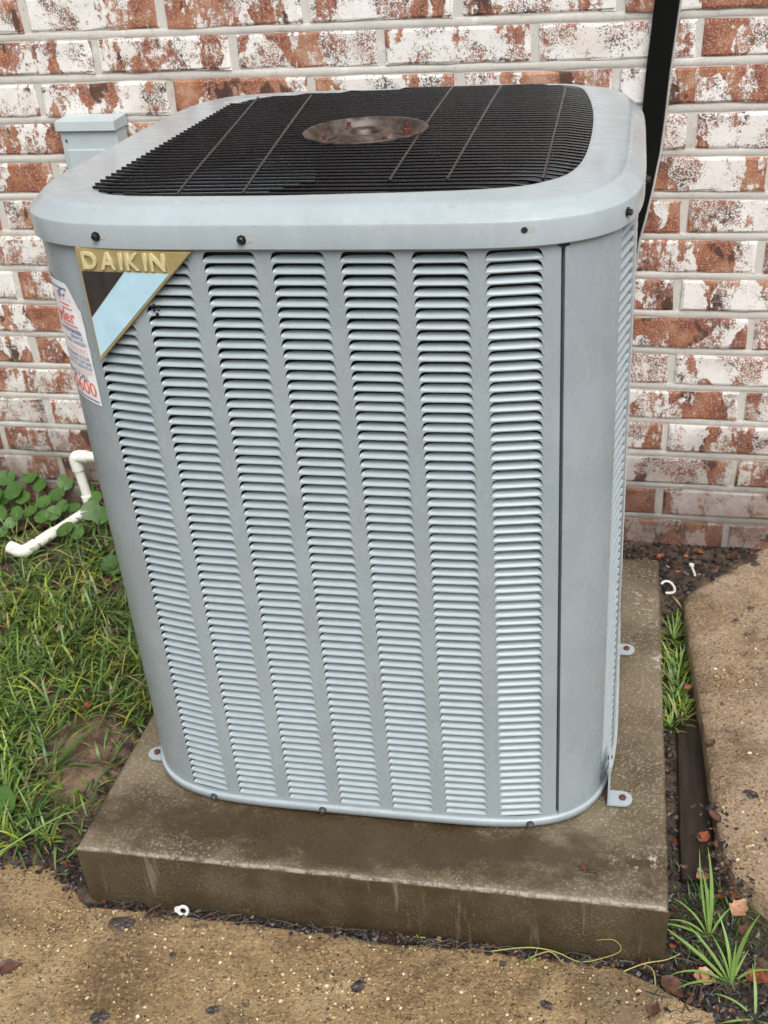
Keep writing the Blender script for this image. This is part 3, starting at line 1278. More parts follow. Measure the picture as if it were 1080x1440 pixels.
NW = 43
for i in range(NW):
    y = .036 + .744 * i / (NW - 1)
    x0, x1 = open_span(y)
    pts = []
    for q in range(19):
        x = x0 + (x1 - x0) * q / 18
        pts.append((x, y + .0012 * nz(x, y, 1, 5), dome(x, y) + .0012 * nz(x, y, 2, 6)))
    pts[0] = (pts[0][0], pts[0][1], pts[0][2] - .004)
    pts[-1] = (pts[-1][0], pts[-1][1], pts[-1][2] - .004)
    x0e = pts[0][0]
    pts[0] = (x0e - (.0035 if y < .66 else -.003), pts[0][1], 1.0428 if y < .66 else 1.038)
    pts[1] = (pts[1][0], pts[1][1], max(pts[1][2], 1.0412))
    w = MB()
    inside = [abs(p[0] - HUB[0]) < math.sqrt(max(0, .093 ** 2 - (y - HUB[1]) ** 2)) for p in pts]
    if any(inside):
        hw_ = math.sqrt(.094 ** 2 - (y - HUB[1]) ** 2)
        w.tube([p for p in pts if p[0] < HUB[0] - hw_] + [(HUB[0] - hw_, y, dome(HUB[0], y))], .0021, 6)
        w.build('wire', 'black_wire', grille)
        w = MB()
        w.tube([(HUB[0] + hw_, y, dome(HUB[0], y))] + [p for p in pts if p[0] > HUB[0] + hw_], .0021, 6)
    else:
        w.tube(pts, .0021, 6)
    w.build('wire', 'black_wire', grille)
for xf, xb in ((-.168, -.285), (-.080, -.182), (.102, .080), (.176, .170), (.298, .288)):
    pts = []
    for q in range(15):
        t = q / 14
        y = .034 + t * .745
        x = xf + (xb - xf) * t
        sp = open_span(y)
        if sp is None or not sp[0] + .004 < x < sp[1] - .004:
            continue
        pts.append((x, y, dome(x, y) + .0010))
    w = MB()
    w.tube(pts, .0021, 6)
    w.build('rod', 'black_wire', grille)

# dished motor plate on the grille
mp = MB()
prof = [(.092, 1.0400), (.0965, 1.0435), (.0975, 1.0468), (.0955, 1.0484), (.0910, 1.0470), (.086, 1.0380), (.081, 1.0290), (.074, 1.0270), (.060, 1.0300), (.047, 1.0340), (.041, 1.0430), (.035, 1.0455), (.028, 1.0445), (.0235, 1.0400), (.021, 1.0300), (.021, 1.0150)]
mp.lathe(prof, 56, (HUB[0], HUB[1], 0), closed_top=False)
plate = mp.build('motor_plate', 'rusty_metal', ac)
for a in (.55, 2.2, 3.75, 5.35):
    b = MB()
    cxx, cyy = HUB[0] + .068 * math.cos(a), HUB[1] + .068 * math.sin(a)
    b.lathe([(.0095, 1.0260), (.0095, 1.0315), (.0066, 1.0317), (.0066, 1.0400), (.0052, 1.0410)], 6, (cxx, cyy, 0), smooth=False)
    b.lathe([(.0034, 1.0405), (.0034, 1.0480)], 8, (cxx, cyy, 0))
    b.build('bolt', 'rust', plate)

# screws on cover and rail
def screw(parent, s, z, off, mat, rad=.0047, slot=True):
    x, y, nx, ny = BODY.p(s, off)
    ang = math.atan2(nx, -ny)
    b = MB()
    b.lathe([(rad * 1.35, 0), (rad * 1.35, .0014), (rad * .9, .0018), (rad * .9, .0058), (rad * .7, .0066)], 8, smooth=False)
    b.lathe([(rad * .5, .0066), (rad * .5, .0061), (0.0001, .0061)], 6, smooth=False)
    o = b.build('screw', mat, parent, (x, y, z))
    o.matrix_local = Matrix.Translation((x, y, z)) @ Matrix.Rotation(ang, 4, 'Z') @ Matrix.Rotation(PI / 2, 4, 'X')
    return o


def slot(parent, s, z, off, du, mat='dark_inside', L=.0075, h=.0026):
    b = MB()
    pts = []
    for k in range(12):
        a = 2 * PI * k / 12
        u = h * math.cos(a) + (L if math.cos(a) > 0 else 0) * (1 if du > 0 else -1) * (1 if du > 0 else -1)
        pts.append((u, h * math.sin(a)))
    vs = []
    for u, w in pts:
        x, y, nx, ny = BODY.p(s + u, off)
        vs.append((x, y, z + w))
    b.add(vs, [tuple(range(12))])
    return b.build('slot', mat, parent)


for x, z in ((-.262, 1.0035), (-.0665, 1.0005)):
    s = BODY.s_front(x)
    screw(ac, s, z, .0079, 'black_screw')
    slot(ac, s + .004, z, .0083, 1, 'grey_trim', .006, .0032)
s = BODY.s_front(.2815)
slot(ac, s + .001, 1.0080, .0082, 1, 'grey_trim', .0085, .0034)
b = MB()
vs = []
for k in range(12):
    x, y, nx, ny = BODY.p(s + .0040 * math.cos(k * PI / 6), .0086)
    vs.append((x, y, 1.0080 + .0038 * math.sin(k * PI / 6)))
b.add(vs, [tuple(range(12))])
b.build('screw_hole', 'dark_inside', ac)
for y in (.075, .235):
    screw(ac, BODY.s_right(y), 1.004, .0078, 'black_screw')
for x in (-.262, -.066, .2835):
    screw(ac, BODY.s_front(x), .0150, .0054, 'steel_screw', .0050)
screw(ac, BODY.s_right(.115), .055, .0006, 'steel_screw', .0045)

# feet
def foot(x, y, sx, up=True):
    f = MB()
    poly = []
    w, L = .0165, .030
    poly = [(-.012, -w), (L - w, -w)]
    for k in range(1, 8):
        a = -PI / 2 + PI * k / 8
        poly.append((L - w + w * math.cos(a), w * math.sin(a)))
    poly += [(L - w, w), (-.012, w)]
    poly = [(p[0] * sx, p[1]) for p in poly]
    if sx < 0:
        poly = poly[::-1]
    f.prism(poly, .0015, .0050)
    if up:
        f.box((-.010 * sx, .010, .045), (.0035, .052, .088))
    o = f.build('foot', 'cover_paint', ac, (x, y, 0))
    b = MB()
    b.lathe([(.0062, .0052), (.0062, .0085), (.0048, .0100)], 6, ((L - w) * sx, 0, 0), smooth=False)
    b.build('bolt', 'rust', o)


foot(.421, .070, 1)
foot(.424, .478, 1, False)
foot(-.398, .083, -1, False)

# ---- badge
def on_front(px_pts, y):
    out = []
    for px, py in px_pts:
        d = CF + CR * (px - PPX) / FPX - CU * (py - PPY) / FPX
        t = (y - CAM[1]) / d[1]
        p = CAM + d * t
        out.append((p[0], p[2]))
    return out


BT, BR_, BB = (-.2985, .9880), (-.1370, .9840), (-.2975, .8280)
xa, ya, _, _ = BODY.p(BODY.s_front(BT[0]))
xb, yb, _, _ = BODY.p(BODY.s_front(BR_[0]))
b_ang = math.atan2(yb - ya, xb - xa)
badge = MB()


def bevel_poly(mb, poly, d0, d1, inset=.0):
    """plate in local x (along), z (up); front towards -y"""
    n = len(poly)
    cx_ = sum(p[0] for p in poly) / n
    cz_ = sum(p[1] for p in poly) / n
    inn = [(p[0] + (cx_ - p[0]) * inset, p[1] + (cz_ - p[1]) * inset) for p in poly]
    vs = [(p[0], -d0, p[1]) for p in poly] + [(p[0], -d1, p[1]) for p in inn]
    fs = [tuple(range(n, 2 * n))]
    for i in range(n):
        j = (i + 1) % n
        fs.append((i, j, n + j, n + i))
    mb.add(vs, fs)


BW, BH = .1635, .1600
bevel_poly(badge, [(0, 0), (.0005, -BH), (BW, -.0035)], -.003, .0052, .012)
badge_o = badge.build('badge', 'gold', ac, (BT[0], ya - .0060, BT[1]), (0, 0, b_ang))
badge_o['label'] = 'triangular gold, black and pale blue maker badge'
BH1 = .0315


def hyp(z):
    """x on the slanted side at depth z below the top"""
    return BW + (.0005 - BW) * (z - .0035) / (BH - .0035)


b = MB()
bevel_poly(b, [(.0035, -BH1), (.0036, -.0945), (.0645, -BH1)], .0050, .0060)
b.build('black_field', 'black_enamel', badge_o)
b = MB()
bevel_poly(b, [(.0655, -BH1), (.0037, -.0960), (.0038, -BH + .0085), (hyp(BH1) - .0045, -BH1)], .0050, .0062)
b.build('blue_band', 'blue_enamel', badge_o)
xcur = .0085
for ch in 'DAIKIN':
    me = text_mesh(ch, .0310, .0020, bold=.0008)
    co_ = np.array([v.co for v in me.vertices])
    mn, mx = co_[:, 0].min(), co_[:, 0].max()
    sx = .97
    for v in me.vertices:
        v.co.x = (v.co.x - mn) * sx
    me.materials.append(M['gold_lit'])
    obj('letter', me, badge_o, (xcur, -.0060, -.0270), (PI / 2, 0, 0))
    xcur += (mx - mn) * sx + .0052

b = MB()
rq = random.Random(2)
for k in range(7):
    uu, zz = -.2035 + rq.uniform(-.006, .007), .9035 + rq.uniform(-.007, .007)
    xx, yy, _, _ = BODY.p(BODY.s_front(uu), .0008)
    b.add([(xx + rq.uniform(.001, .003) * math.cos(a_), yy - .0004, zz + rq.uniform(.001, .0035) * math.sin(a_)) for a_ in np.linspace(0, 2 * PI, 8)[:-1]], [tuple(range(7))])
rs_o = b.build('tar_smudge', 'litter_dark', ac)
rs_o['kind'] = 'stuff'

# ---- paper service sticker round the left corner
st = MB()
S_R = BODY.s_front(-.3190)
S_L = S_R - .118
ZB, ZT = .752, .936
nu, nv = 26, 24


def st_pt(u, v, lift=0.0):
    """u 0 left .. 1 right, v 0 bottom .. 1 top"""
    s = S_L + (S_R - S_L) * u
    zt = ZT - .008 * u - .034 * sstep(.80, 1.0, u)
    zb = ZB + .016 * (1 - u) ** 1.2
    z = zb + (zt - zb) * v
    off = .0010 + lift + .010 * max(0, .16 - u) * max(0, v - .55) * 6 + .0016 * max(0, nz(u * 3, v * 5, 2)) + .006 * max(0, u - .93) * 8 * max(0, v - .72)
    x, y, nx, ny = BODY.p(s, off)
    return (x, y, z)


vs = [st_pt(i / nu, j / nv) for i in range(nu + 1) for j in range(nv + 1)]
st.add(vs, [(i * (nv + 1) + j, (i + 1) * (nv + 1) + j, (i + 1) * (nv + 1) + j + 1, i * (nv + 1) + j + 1) for i in range(nu) for j in range(nv)], True)
sticker = st.build('sticker', 'paper', ac)
sticker['label'] = 'curling white paper service sticker wrapped round the left corner'


def st_flat(u, v, lift=.0007):
    """like st_pt but v runs level, for the print"""
    zt = ZT - .008 * u - .034 * sstep(.80, 1.0, u)
    zb = ZB + .016 * (1 - u) ** 1.2
    return st_pt(u, (ZB + v * (ZT - .01 - ZB) + .014 * (1 - u) * (1 - v) - zb) / (zt - zb), lift)


def st_text(body, size, u_r, v, mat, bold=0.0, sq=1.0):
    """lettering that ends at u_r, laid on the sticker"""
    me = text_mesh(body, size, 0, 'RIGHT', bold)
    wU = (S_R - S_L)
    for vt in me.vertices:
        vt.co = st_flat(u_r + vt.co.x * sq / wU, v + vt.co.y / (ZT - ZB))
    me.materials.append(M[mat])
    me.update()
    return obj('lettering', me, sticker)


st_text('yder', .030, .86, .690, 'ink_red', .0004, .90)
for v0, u0, u1, mt in ((.800, .62, .84, 'ink_red'), (.835, .58, .80, 'ink_red'), (.658, .55, .88, 'ink_red'), (.965, .30, .80, 'ink_blue'), (.022, .10, .97, 'ink_blue')):
    b = MB()
    vs = []
    for i in range(11):
        u = u0 + (u1 - u0) * i / 10
        vs += [st_flat(u, v0), st_flat(u, v0 + .011)]
    b.add(vs, [(2 * i, 2 * i + 2, 2 * i + 3, 2 * i + 1) for i in range(10)])
    b.build('printed_rule', mt, sticker)
st_text('for AUTHORIZED', .0085, .92, .600, 'ink_blue', .0002, .85)
st_text('SERVICE', .0085, .92, .552, 'ink_blue', 0, .95)
st_text('FILTERS CHANGED?', .0085, .96, .505, 'ink_blue', 0, .70)
st_text('COOLING', .0110, .95, .440, 'ink_pale_red', 0, .9)
st_text('IF PROBLEMS OCCUR', .0088, .96, .385, 'ink_blue', 0, .7)
st_text('DO NOT DISTURB', .0088, .97, .340, 'ink_blue', 0, .75)
st_text('UNIT OR THERMOSTAT', .0088, .97, .295, 'ink_blue', 0, .66)
st_text('FOR PROMPT', .0080, .96, .252, 'ink_pale_red', 0, .9)
st_text('SERVICE CALL', .0130, .86, .192, 'ink_blue', .0001, .80)
st_text('-0600', .0330, .965, .068, 'ink_red', .0002, .88)
# the small printed figure emblem: a cluster of blue and violet strokes
b = MB()
rs = random.Random(12)
for k in range(26):
    u, v = rs.gauss(.64, .05), rs.gauss(.885, .028)
    du, dv = rs.uniform(.012, .04), rs.uniform(.008, .022)
    b.add([st_pt(u, v, .0008), st_pt(u + du, v + dv * .3, .0008), st_pt(u + du * .8, v + dv, .0008), st_pt(u - du * .2, v + dv * .8, .0008)], [(0, 1, 2, 3)], mi=rs.choice((0, 0, 1, 2)))
b.build('printed_emblem', ['ink_violet', 'ink_blue', 'ink_red'], sticker)

# ------------------------------------------------------------------ things on the wall
def wall_pt(x, z, off):
    v = Matrix.Rotation(WALL_TH, 4, 'Z') @ Vector((x, -off, z))
    return (v.x + .03218, v.y + 1.0395, z)


eb = thing('electrical_box', 'small pale grey metal disconnect box on the wall behind the grille', 'electrical box', wall_pt(-.806, .898, 0), (0, 0, WALL_TH))
m = MB()
m.box((0, -.030, -.03), (.137, .056, .150), .004)
m.build('body', 'box_paint', eb)
m = MB()
# lid with a sloping front flange
lx, l0 = .0715, .0
vs = [(-lx, -.002, .062), (lx, -.002, .062), (lx, -.064, .057), (-lx, -.064, .057), (-lx, -.066, .038), (lx, -.066, .038), (lx, -.002, .038), (-lx, -.002, .038), (lx, -.060, .036), (-lx, -.060, .036)]
m.add(vs, [(0, 3, 2, 1), (3, 4, 5, 2), (1, 2, 5, 6), (0, 7, 4, 3), (4, 9, 8, 5)])
m.build('lid', 'box_paint', eb)
m = MB()
m.box((.0, -.0605, -.045), (.112, .006, .085), .002)
m.build('front_cover', 'box_paint', eb)
m = MB()
m.lathe([(.0028, 0), (.0028, .0015)], 8)
o = m.build('screw', 'steel_screw', eb, (-.054, -.0585, .016), (PI / 2, 0, 0))

# black flat strip hanging down the wall
stp = MB()
cl = [(.478, 2.3, .010), (.440, 1.32, .010), (.4335, 1.16, .010), (.4215, 1.02, .010), (.4165, .930, .012), (.4130, .870, .018), (.4030, .800, .030), (.3930, .735, .036), (.3840, .690, .038), (.360, .40, .040), (.350, .10, .040)]
wd = [.0235, .0235, .0235, .0230, .0225, .0210, .0200, .0175, .016, .016, .016]
vs, fs = [], []
for (x, z, o_), w in zip(cl, wd):
    for u, t in ((-1, 0), (-.9, .008), (.9, .008), (1, 0), (1, -.010), (-1, -.010)):
        vs.append(wall_pt(x + u * w, z, o_ + t))
for i in range(len(cl) - 1):
    for k in range(6):
        j = (k + 1) % 6
        fs.append((i * 6 + k, i * 6 + j, i * 6 + 6 + j, i * 6 + 6 + k))
stp.add(vs, fs)
strip_o = stp.build('rubber_strip', 'rubber')
tag(strip_o, 'long flat black strip running down the brick wall behind the unit', 'strip')
e = MB()  # pale tube painted in for the lit right side of the strip
pts = [wall_pt(x + w + .0022, z, o_ - .004) for (x, z, o_), w in zip(cl, wd)]
e.tube(pts, .0028, 6)
e.build('lit_edge', 'grey_trim', strip_o)

# ------------------------------------------------------------------ white drain pipe
pv = thing('drain_pipe', 'white plastic drain pipe elbowing down from the wall into the grass', 'pipe', (0, 0, 0))
PR = .0128


def wallpix(px, py, off):
    """point off metres in front of the wall plane seen at a pixel"""
    d = CF + CR * (px - PPX) / FPX - CU * (py - PPY) / FPX
    nrm = np.array([-math.sin(WALL_TH), math.cos(WALL_TH), 0.0])
    p0 = np.array([.03218, 1.0395, 0]) - nrm * off
    t = ((p0 - CAM) @ nrm) / (d @ nrm)
    return Vector(CAM + d * t)


A = wallpix(240, 632, .045)
B = wallpix(104, 641, .045)
A.z = B.z + .002
Cc = Vector((B.x + .016, B.y - .004, -.055))
Dd = Cc + Vector((0.0, -.02, -.012))
E = at(88, 745, -.062)
Fp = at(32, 777, -.066)
G = at(22, 782, -.068)


def pipe(p, q, name='pipe', r=PR):
    m = MB()
    m.tube([p, q], r, 16)
    m.build(name, 'pvc', pv)


def elbow(p, q, s, r=PR * 1.28):
    """elbow at q between directions to p and s"""
    p, q, s = Vector(p), Vector(q), Vector(s)
    a, c = (p - q).normalized(), (s - q).normalized()
    L, R2 = r * 2.5, r * 1.1
    pts = [q + a * L, q + a * R2]
    for k in range(1, 6):
        t = k / 6
        pts.append((q + a * R2) * (1 - t) ** 2 + q * 2 * t * (1 - t) + (q + c * R2) * t ** 2)
    pts += [q + c * R2, q + c * L]
    m = MB()
    m.tube(pts, r, 16)
    m.build('elbow', 'pvc', pv)


pipe(A, B)
elbow(A, B, Cc)
pipe(B, Cc)
elbow(B, Cc, E)
pipe(Cc, Fp)
m = MB()
d = (Fp - Cc).normalized()
m.tube([Cc + (Fp - Cc) * .55, Cc + (Fp - Cc) * .78], PR * 1.2, 16)
m.build('coupling', 'pvc', pv)
endp = Fp + Vector((-.05, .012, .012))
elbow(Cc, Fp, endp)

# ------------------------------------------------------------------ grass and weeds
def blade_set(name, specs, kind=None, parent=None):
    """specs: x, y, z, length, width, azimuth, lean, droop, rgb"""
    V, F, Cl = [], [], []
    SEG = 5
    k0 = 0
    for (x, y, z, L, w, az, lean, droop, rgb) in specs:
        ca, sa = math.cos(az), math.sin(az)
        px_, pz_ = 0.0, 0.0
        ang = lean
        ds = L / SEG
        for i in range(SEG + 1):
            t = i / SEG
            ww = w * (1 - t ** 2.2) * (.75 + .5 * min(1, t * 3)) * .5 + .0001
            cx_, cy_ = x + px_ * ca, y + px_ * sa
            V.append((cx_ - sa * ww, cy_ + ca * ww, z + pz_))
            V.append((cx_ + sa * ww, cy_ - ca * ww, z + pz_ + ww * .35))
            f = .34 + .66 * min(1, t * 2.0)  # tint darkens towards the blade foot: shade between blades painted in
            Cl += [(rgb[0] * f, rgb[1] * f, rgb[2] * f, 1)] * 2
            px_ += ds * math.sin(ang)
            pz_ += ds * math.cos(ang)
            if z + pz_ < z + .003 and ang > PI / 2:
                ang = PI / 2
            ang += droop / SEG
        for i in range(SEG):
            a = k0 + 2 * i
            F.append((a, a + 1, a + 3, a + 2))
        k0 += 2 * (SEG + 1)
    me = bpy.data.meshes.new(name)
    me.from_pydata(V, [], F)
    ca_ = me.color_attributes.new('tint', 'FLOAT_COLOR', 'POINT')
    ca_.data.foreach_set('color', np.array(Cl, dtype=np.float32).ravel())
    me.polygons.foreach_set('use_smooth', [True] * len(F))
    me.materials.append(M['blade'])
    o = obj(name, me, parent)
    if kind:
        o['kind'] = kind
    return o


def grass_rgb(r, yel=.25):
    t = r.random()
    if t < yel:
        return (r.uniform(.26, .40), r.uniform(.32, .44), r.uniform(.03, .07))
    if t < yel + .05:
        return (r.uniform(.30, .42), r.uniform(.25, .33), r.uniform(.10, .16))
    g = r.uniform(.10, .29)
    return (g * r.uniform(.42, .70), g, g * r.uniform(.10, .26))


r = random.Random(21)
specs = []
tries = 0
while len(specs) < 10000 and tries < 200000:
    tries += 1
    x, y = r.uniform(-1.75, -.478), r.uniform(-.13, 1.0)
    ey = edge_y(x)
    if y < ey + .012 + .018 * nz(x, y, 1, 9):
        continue
    dens = .78 + .7 * nz(x, y, 11, 5)
    bare = math.exp(-(((x + .60) / .10) ** 2 + ((y - .155) / .125) ** 2))
    dens *= max(.02, 1 - 1.3 * bare * (1 + .8 * nz(x, y, 3, 16)))
    dens *= .22 + .78 * sstep(-.475, -.60, x)
    if y > .66:
        dens *= .40
    if x < -1.35:
        dens *= .5
    if r.random() > dens:
        continue
    L = r.uniform(.035, .095) * (1.15 if r.random() < .3 else 1) * (.55 + .45 * sstep(-.48, -.62, x))
    az = r.gauss(-.5, 1.5) if r.random() < .7 else r.uniform(0, 2 * PI)
    specs.append((x, y, gz(x, y) - .004, L, r.uniform(.0020, .0055), az, r.uniform(.25, 1.1), r.uniform(.5, 1.7), grass_rgb(r, .12 + .38 * max(0, nz(x, y, 2, 4)))))
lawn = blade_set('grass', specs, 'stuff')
lawn['label'] = 'lawn of short tangled grass left of the pad'

# longer drooping grass tufts against the pad and by the pipe: each a plant of its own
def grass_plant(name, base, blades, label, group=None, mat=None, cat='grass tuft', stem=None):
    """each blade is a part: (azimuth, lean, droop, length, width)"""
    p = thing(name, label, cat, base, group=group)
    for (az, lean, droop, L, w) in blades:
        V, F = [], []
        SEG = 8
        drift = random.Random(int(az * 1e4) + int(L * 1e5)).uniform(-.9, .9)
        ux, uy, h, ang = 0.0, 0.0, -.004, lean
        for i in range(SEG + 1):
            t = i / SEG
            ca, sa = math.cos(az + drift * t), math.sin(az + drift * t)
            ww = w * .33 * (math.sin(min(1, (t + .12) * 1.4) * PI / 2) * (1 - t ** 2.6)) + .00015
            for q, (k, dz) in enumerate(((-1, .28), (0, 0), (1, .28))):
                V.append((ux - sa * ww * k, uy + ca * ww * k, h + dz * ww))
            ux += L / SEG * math.sin(ang) * ca
            uy += L / SEG * math.sin(ang) * sa
            h += L / SEG * math.cos(ang)
            ang += droop / SEG
        for i in range(SEG):
            for q in range(2):
                a = i * 3 + q
                F.append((a, a + 1, a + 4, a + 3))
        m = MB()
        m.add(V, F, True)
        m.build('blade', mat or 'weed_green', p)
    return p


r = random.Random(5)


def weed(px, py, z, n, L, w, lab, mat='weed_green', az=None, lean=(.3, 1.0), name='grass_weed', group=None):
    b = at(px, py, z)
    bl = []
    for k in range(n):
        a = (2 * PI * k / n + r.uniform(-.4, .4)) if az is None else r.uniform(*az)
        bl.append((a, r.uniform(*lean), r.uniform(.3, 1.1), L * r.uniform(.6, 1.1), w * r.uniform(.75, 1.15)))
    return grass_plant(name, b, bl, lab, group, mat)


# weed at the lower right: long pointed blades rising from one crown
TZ = -.135
b0 = at(1028, 1385, TZ)
grass_plant('grass_weed', b0, [(2.75, .80, .65, .160, .0125), (2.45, .60, .75, .125, .0110), (1.25, .25, .35, .170, .0140), (1.75, .25, .75, .140, .0105), (.55, .65, 1.1, .085, .0090), (3.3, 1.0, .7, .11, .0090), (2.2, .30, .4, .115, .009), (1.0, .5, .8, .075, .008), (2.95, .9, .8, .12, .010), (2.6, 1.1, .5, .09, .008), (.2, .9, .9, .06, .007), (1.5, .15, .3, .10, .008)],
            'largest green weed with long pointed blades beside the pad corner').scale = (.88, .88, .80)
b1 = at(997, 1320, TZ)
grass_plant('grass_weed', b1, [(2.10, .36, .25, .180, .0080), (1.62, .26, .25, .150, .0150), (1.45, .22, .45, .190, .0125), (2.75, .7, .9, .09, .0090), (3.0, 1.0, .6, .10, .0085), (2.3, .6, .9, .10, .008), (1.9, .15, .6, .11, .009), (.9, .5, .9, .08, .008)],
            'tall thin-stemmed weed leaning on the right side of the pad').scale = (.88, .88, .82)
b2 = at(1062, 1432, TZ)
grass_plant('grass_weed', b2, [(.4, 1.0, .5, .09, .008), (2.6, .9, .7, .07, .007), (1.5, .7, .6, .08, .008), (-.6, 1.1, .3, .08, .007), (3.6, 1.1, .5, .06, .007)],
            'low weed at the bottom right corner of the picture')
# feathery low green growth between them
specs = []
for k in range(520):
    p = at(r.gauss(1005, 34), r.gauss(1300, 42), -.13)
    if p.x < .512:
        continue
    specs.append((p.x, p.y, gz(p.x, p.y) - .002, r.uniform(.012, .038), r.uniform(.0010, .0022), r.uniform(0, 2 * PI), r.uniform(.2, 1.2), r.uniform(.2, 1.2), (r.uniform(.03, .09), r.uniform(.075, .17), r.uniform(.015, .04))))
ft = blade_set('ground_cover', specs, 'stuff')
ft['label'] = 'feathery low green growth beside the right corner of the pad'
# tuft of pale wet grass in the gap on the right
r = random.Random(31)
for (px, py, n, L, lab) in ((948, 900, 14, .062, 'pale grass tuft at the far end of the gap right of the pad'), (955, 945, 16, .068, 'middle grass tuft in the gap right of the pad'), (950, 985, 18, .070, 'densest grass tuft in the gap right of the pad'), (943, 1020, 9, .052, 'small near grass tuft in the gap right of the pad')):
    weed(px, py, -.135, n, L, .0062, lab, 'weed_green', lean=(.15, 1.1), name='grass_tuft', group='grass tufts in the gap')
specs = []
for k in range(260):
    p = at(r.gauss(951, 9), r.uniform(872, 1030), -.135)
    if not .512 < p.x < .575:
        continue
    specs.append((p.x, p.y, gz(p.x, p.y) - .002, r.uniform(.03, .07), r.uniform(.002, .0045), r.uniform(0, 2 * PI), r.uniform(.1, .9), r.uniform(.3, 1.4), grass_rgb(r, .2)))
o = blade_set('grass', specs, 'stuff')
o['label'] = 'short grass filling the gap right of the pad'

# yellow-green runners along the foot of the pad
def runner(name, pts, lab, mat='weed_yellow', rad=.0011):
    p = thing(name, lab, 'grass runner', pts[0])
    base = Vector(pts[0])
    m = MB()
    q = [Vector(a) - base for a in pts]
    # smooth
    fine = []
    for i in range(len(q) - 1):
        p0, p1, p2, p3 = q[max(0, i - 1)], q[i], q[i + 1], q[min(len(q) - 1, i + 2)]
        for k in range(5):
            t = k / 5
            fine.append(.5 * ((2 * p1) + (p2 - p0) * t + (2 * p0 - 5 * p1 + 4 * p2 - p3) * t * t + (3 * p1 - p0 - 3 * p2 + p3) * t ** 3))
    fine.append(q[-1])
    n = len(fine)
    m.tube(fine, [rad * (1 - .6 * i / n) for i in range(n)], 5)
    m.build('stem', mat, p)
    return p


def P3(px, py, z, h=0.0):
    v = at(px, py, z)
    v.z += h
    return v


GZ = -.128
runner('grass_runner', [P3(690, 1340, GZ, .004), P3(742, 1345, GZ, .022), P3(780, 1345, GZ, .012), P3(815, 1357, GZ, .008), P3(850, 1358, GZ, .02), P3(872, 1356, GZ, .034), P3(862, 1351, GZ, .05), P3(838, 1347, GZ, .043)], 'yellow grass runner arching in a loop against the front of the pad')
runner('grass_runner', [P3(738, 1352, GZ, .002), P3(760, 1350, GZ, .016), P3(776, 1352, GZ, .022), P3(792, 1358, GZ, .004)], 'short yellow grass runner beside the looping one', rad=.0013)
runner('grass_runner', [P3(560, 1320, GZ, .004), P3(600, 1322, GZ, .006), P3(640, 1330, GZ, .004)], 'pale dry grass runner lying at the middle of the pad foot')
runner('grass_runner', [P3(875, 1368, GZ, .002), P3(905, 1362, GZ, .012), P3(935, 1358, GZ, .014), P3(955, 1352, GZ, .018)], 'yellow grass runner at the front right pad corner', rad=.0013)
runner('grass_runner', [P3(922, 1392, GZ, .0), P3(918, 1372, GZ, .012), P3(903, 1362, GZ, .012)], 'bent yellow grass runner below the front right pad corner', rad=.0013)
r = random.Random(8)
weed(752, 1358, GZ, 7, .028, .0042, 'small green sprout at the foot of the pad front', lean=(.4, 1.1), name='grass_sprout')
weed(588, 1318, GZ, 3, .03, .003, 'tiny pale sprout at the middle of the pad foot', 'weed_yellow', lean=(.5, 1.1), name='grass_sprout')
# long lying blades at the left edge of the pad
runner('grass_runner', [P3(0, 1205, -.085, .01), P3(50, 1180, -.085, .02), P3(95, 1162, -.085, .03), P3(113, 1155, -.085, .025)], 'long yellow-green grass blade pointing at the front left pad corner', 'weed_green', .0024)
r = random.Random(17)
for px, py, n, L, lab, az in ((75, 1085, 5, .15, 'broad drooping grass tuft beside the bare soil left of the pad', (-.2, .9)), (165, 1010, 6, .10, 'wide bladed tuft at the pad edge above the bare soil', (-.4, 1.2)), (40, 1165, 7, .10, 'grass tuft in front of the bare soil', None), (30, 820, 8, .11, 'grass tuft below the elbow of the drain pipe', None), (120, 800, 9, .13, 'leaning grass tuft between the drain pipe and the unit', None), (150, 860, 8, .10, 'grass tuft close to the left side of the unit', None)):
    weed(px, py, -.10, n, L, .0085, lab, 'leaf_green', az, (.5, 1.2), name='grass_tuft')

# round-leaved pennywort by the pipe
def round_leaf_mesh():
    m = MB()
    vs = [(0, 0, 0)]
    n = 14
    for rad, zz in ((.5, .06), (1.0, .12)):
        for k in range(n):
            a = .07 + (2 * PI - .14) * k / (n - 1)
            w = 1 + .05 * math.cos(a * 7)
            vs.append((rad * math.cos(a) * w, rad * math.sin(a) * w, zz + .03 * math.cos(a * 5)))
    fs = [(0, 1 + k, 2 + k) for k in range(n - 1)]
    fs += [(1 + k, 1 + n + k, 2 + n + k, 2 + k) for k in range(n - 1)]
    m.add(vs, fs, True)
    return m.mesh('leaf', 'leaf_green')


RL = round_leaf_mesh()
r = random.Random(77)


def round_plant(leaves, label, z=-.078):
    """leaves: pixel, height above the soil, radius"""
    base = at(sum(l[0] for l in leaves) / len(leaves), max(l[1] for l in leaves) + 18, z)
    p = thing('round_leaf_weed', label, 'weed', base, group='round-leaved weeds by the wall')
    for px, py, h, rad in leaves:
        q = at(px, py, z + h) - base
        o = obj('leaf', RL, p, q, (0, 0, 0))
        o.rotation_euler = (Matrix.Rotation(r.uniform(-.3, .3), 3, 'Y') @ Matrix.Rotation(r.uniform(.25, .95), 3, 'X') @ Matrix.Rotation(r.uniform(0, 6.28), 3, 'Z')).to_euler()
        o.scale = (rad * 1.15, rad * 1.15, rad * 1.15)
        m = MB()
        m.tube([(q.x * .25 + r.uniform(-.01, .01), q.y * .25, -.01), (q.x * .7, q.y * .7, q.z * .6), q], .0014, 5)
        m.build('stalk', 'weed_green', p)


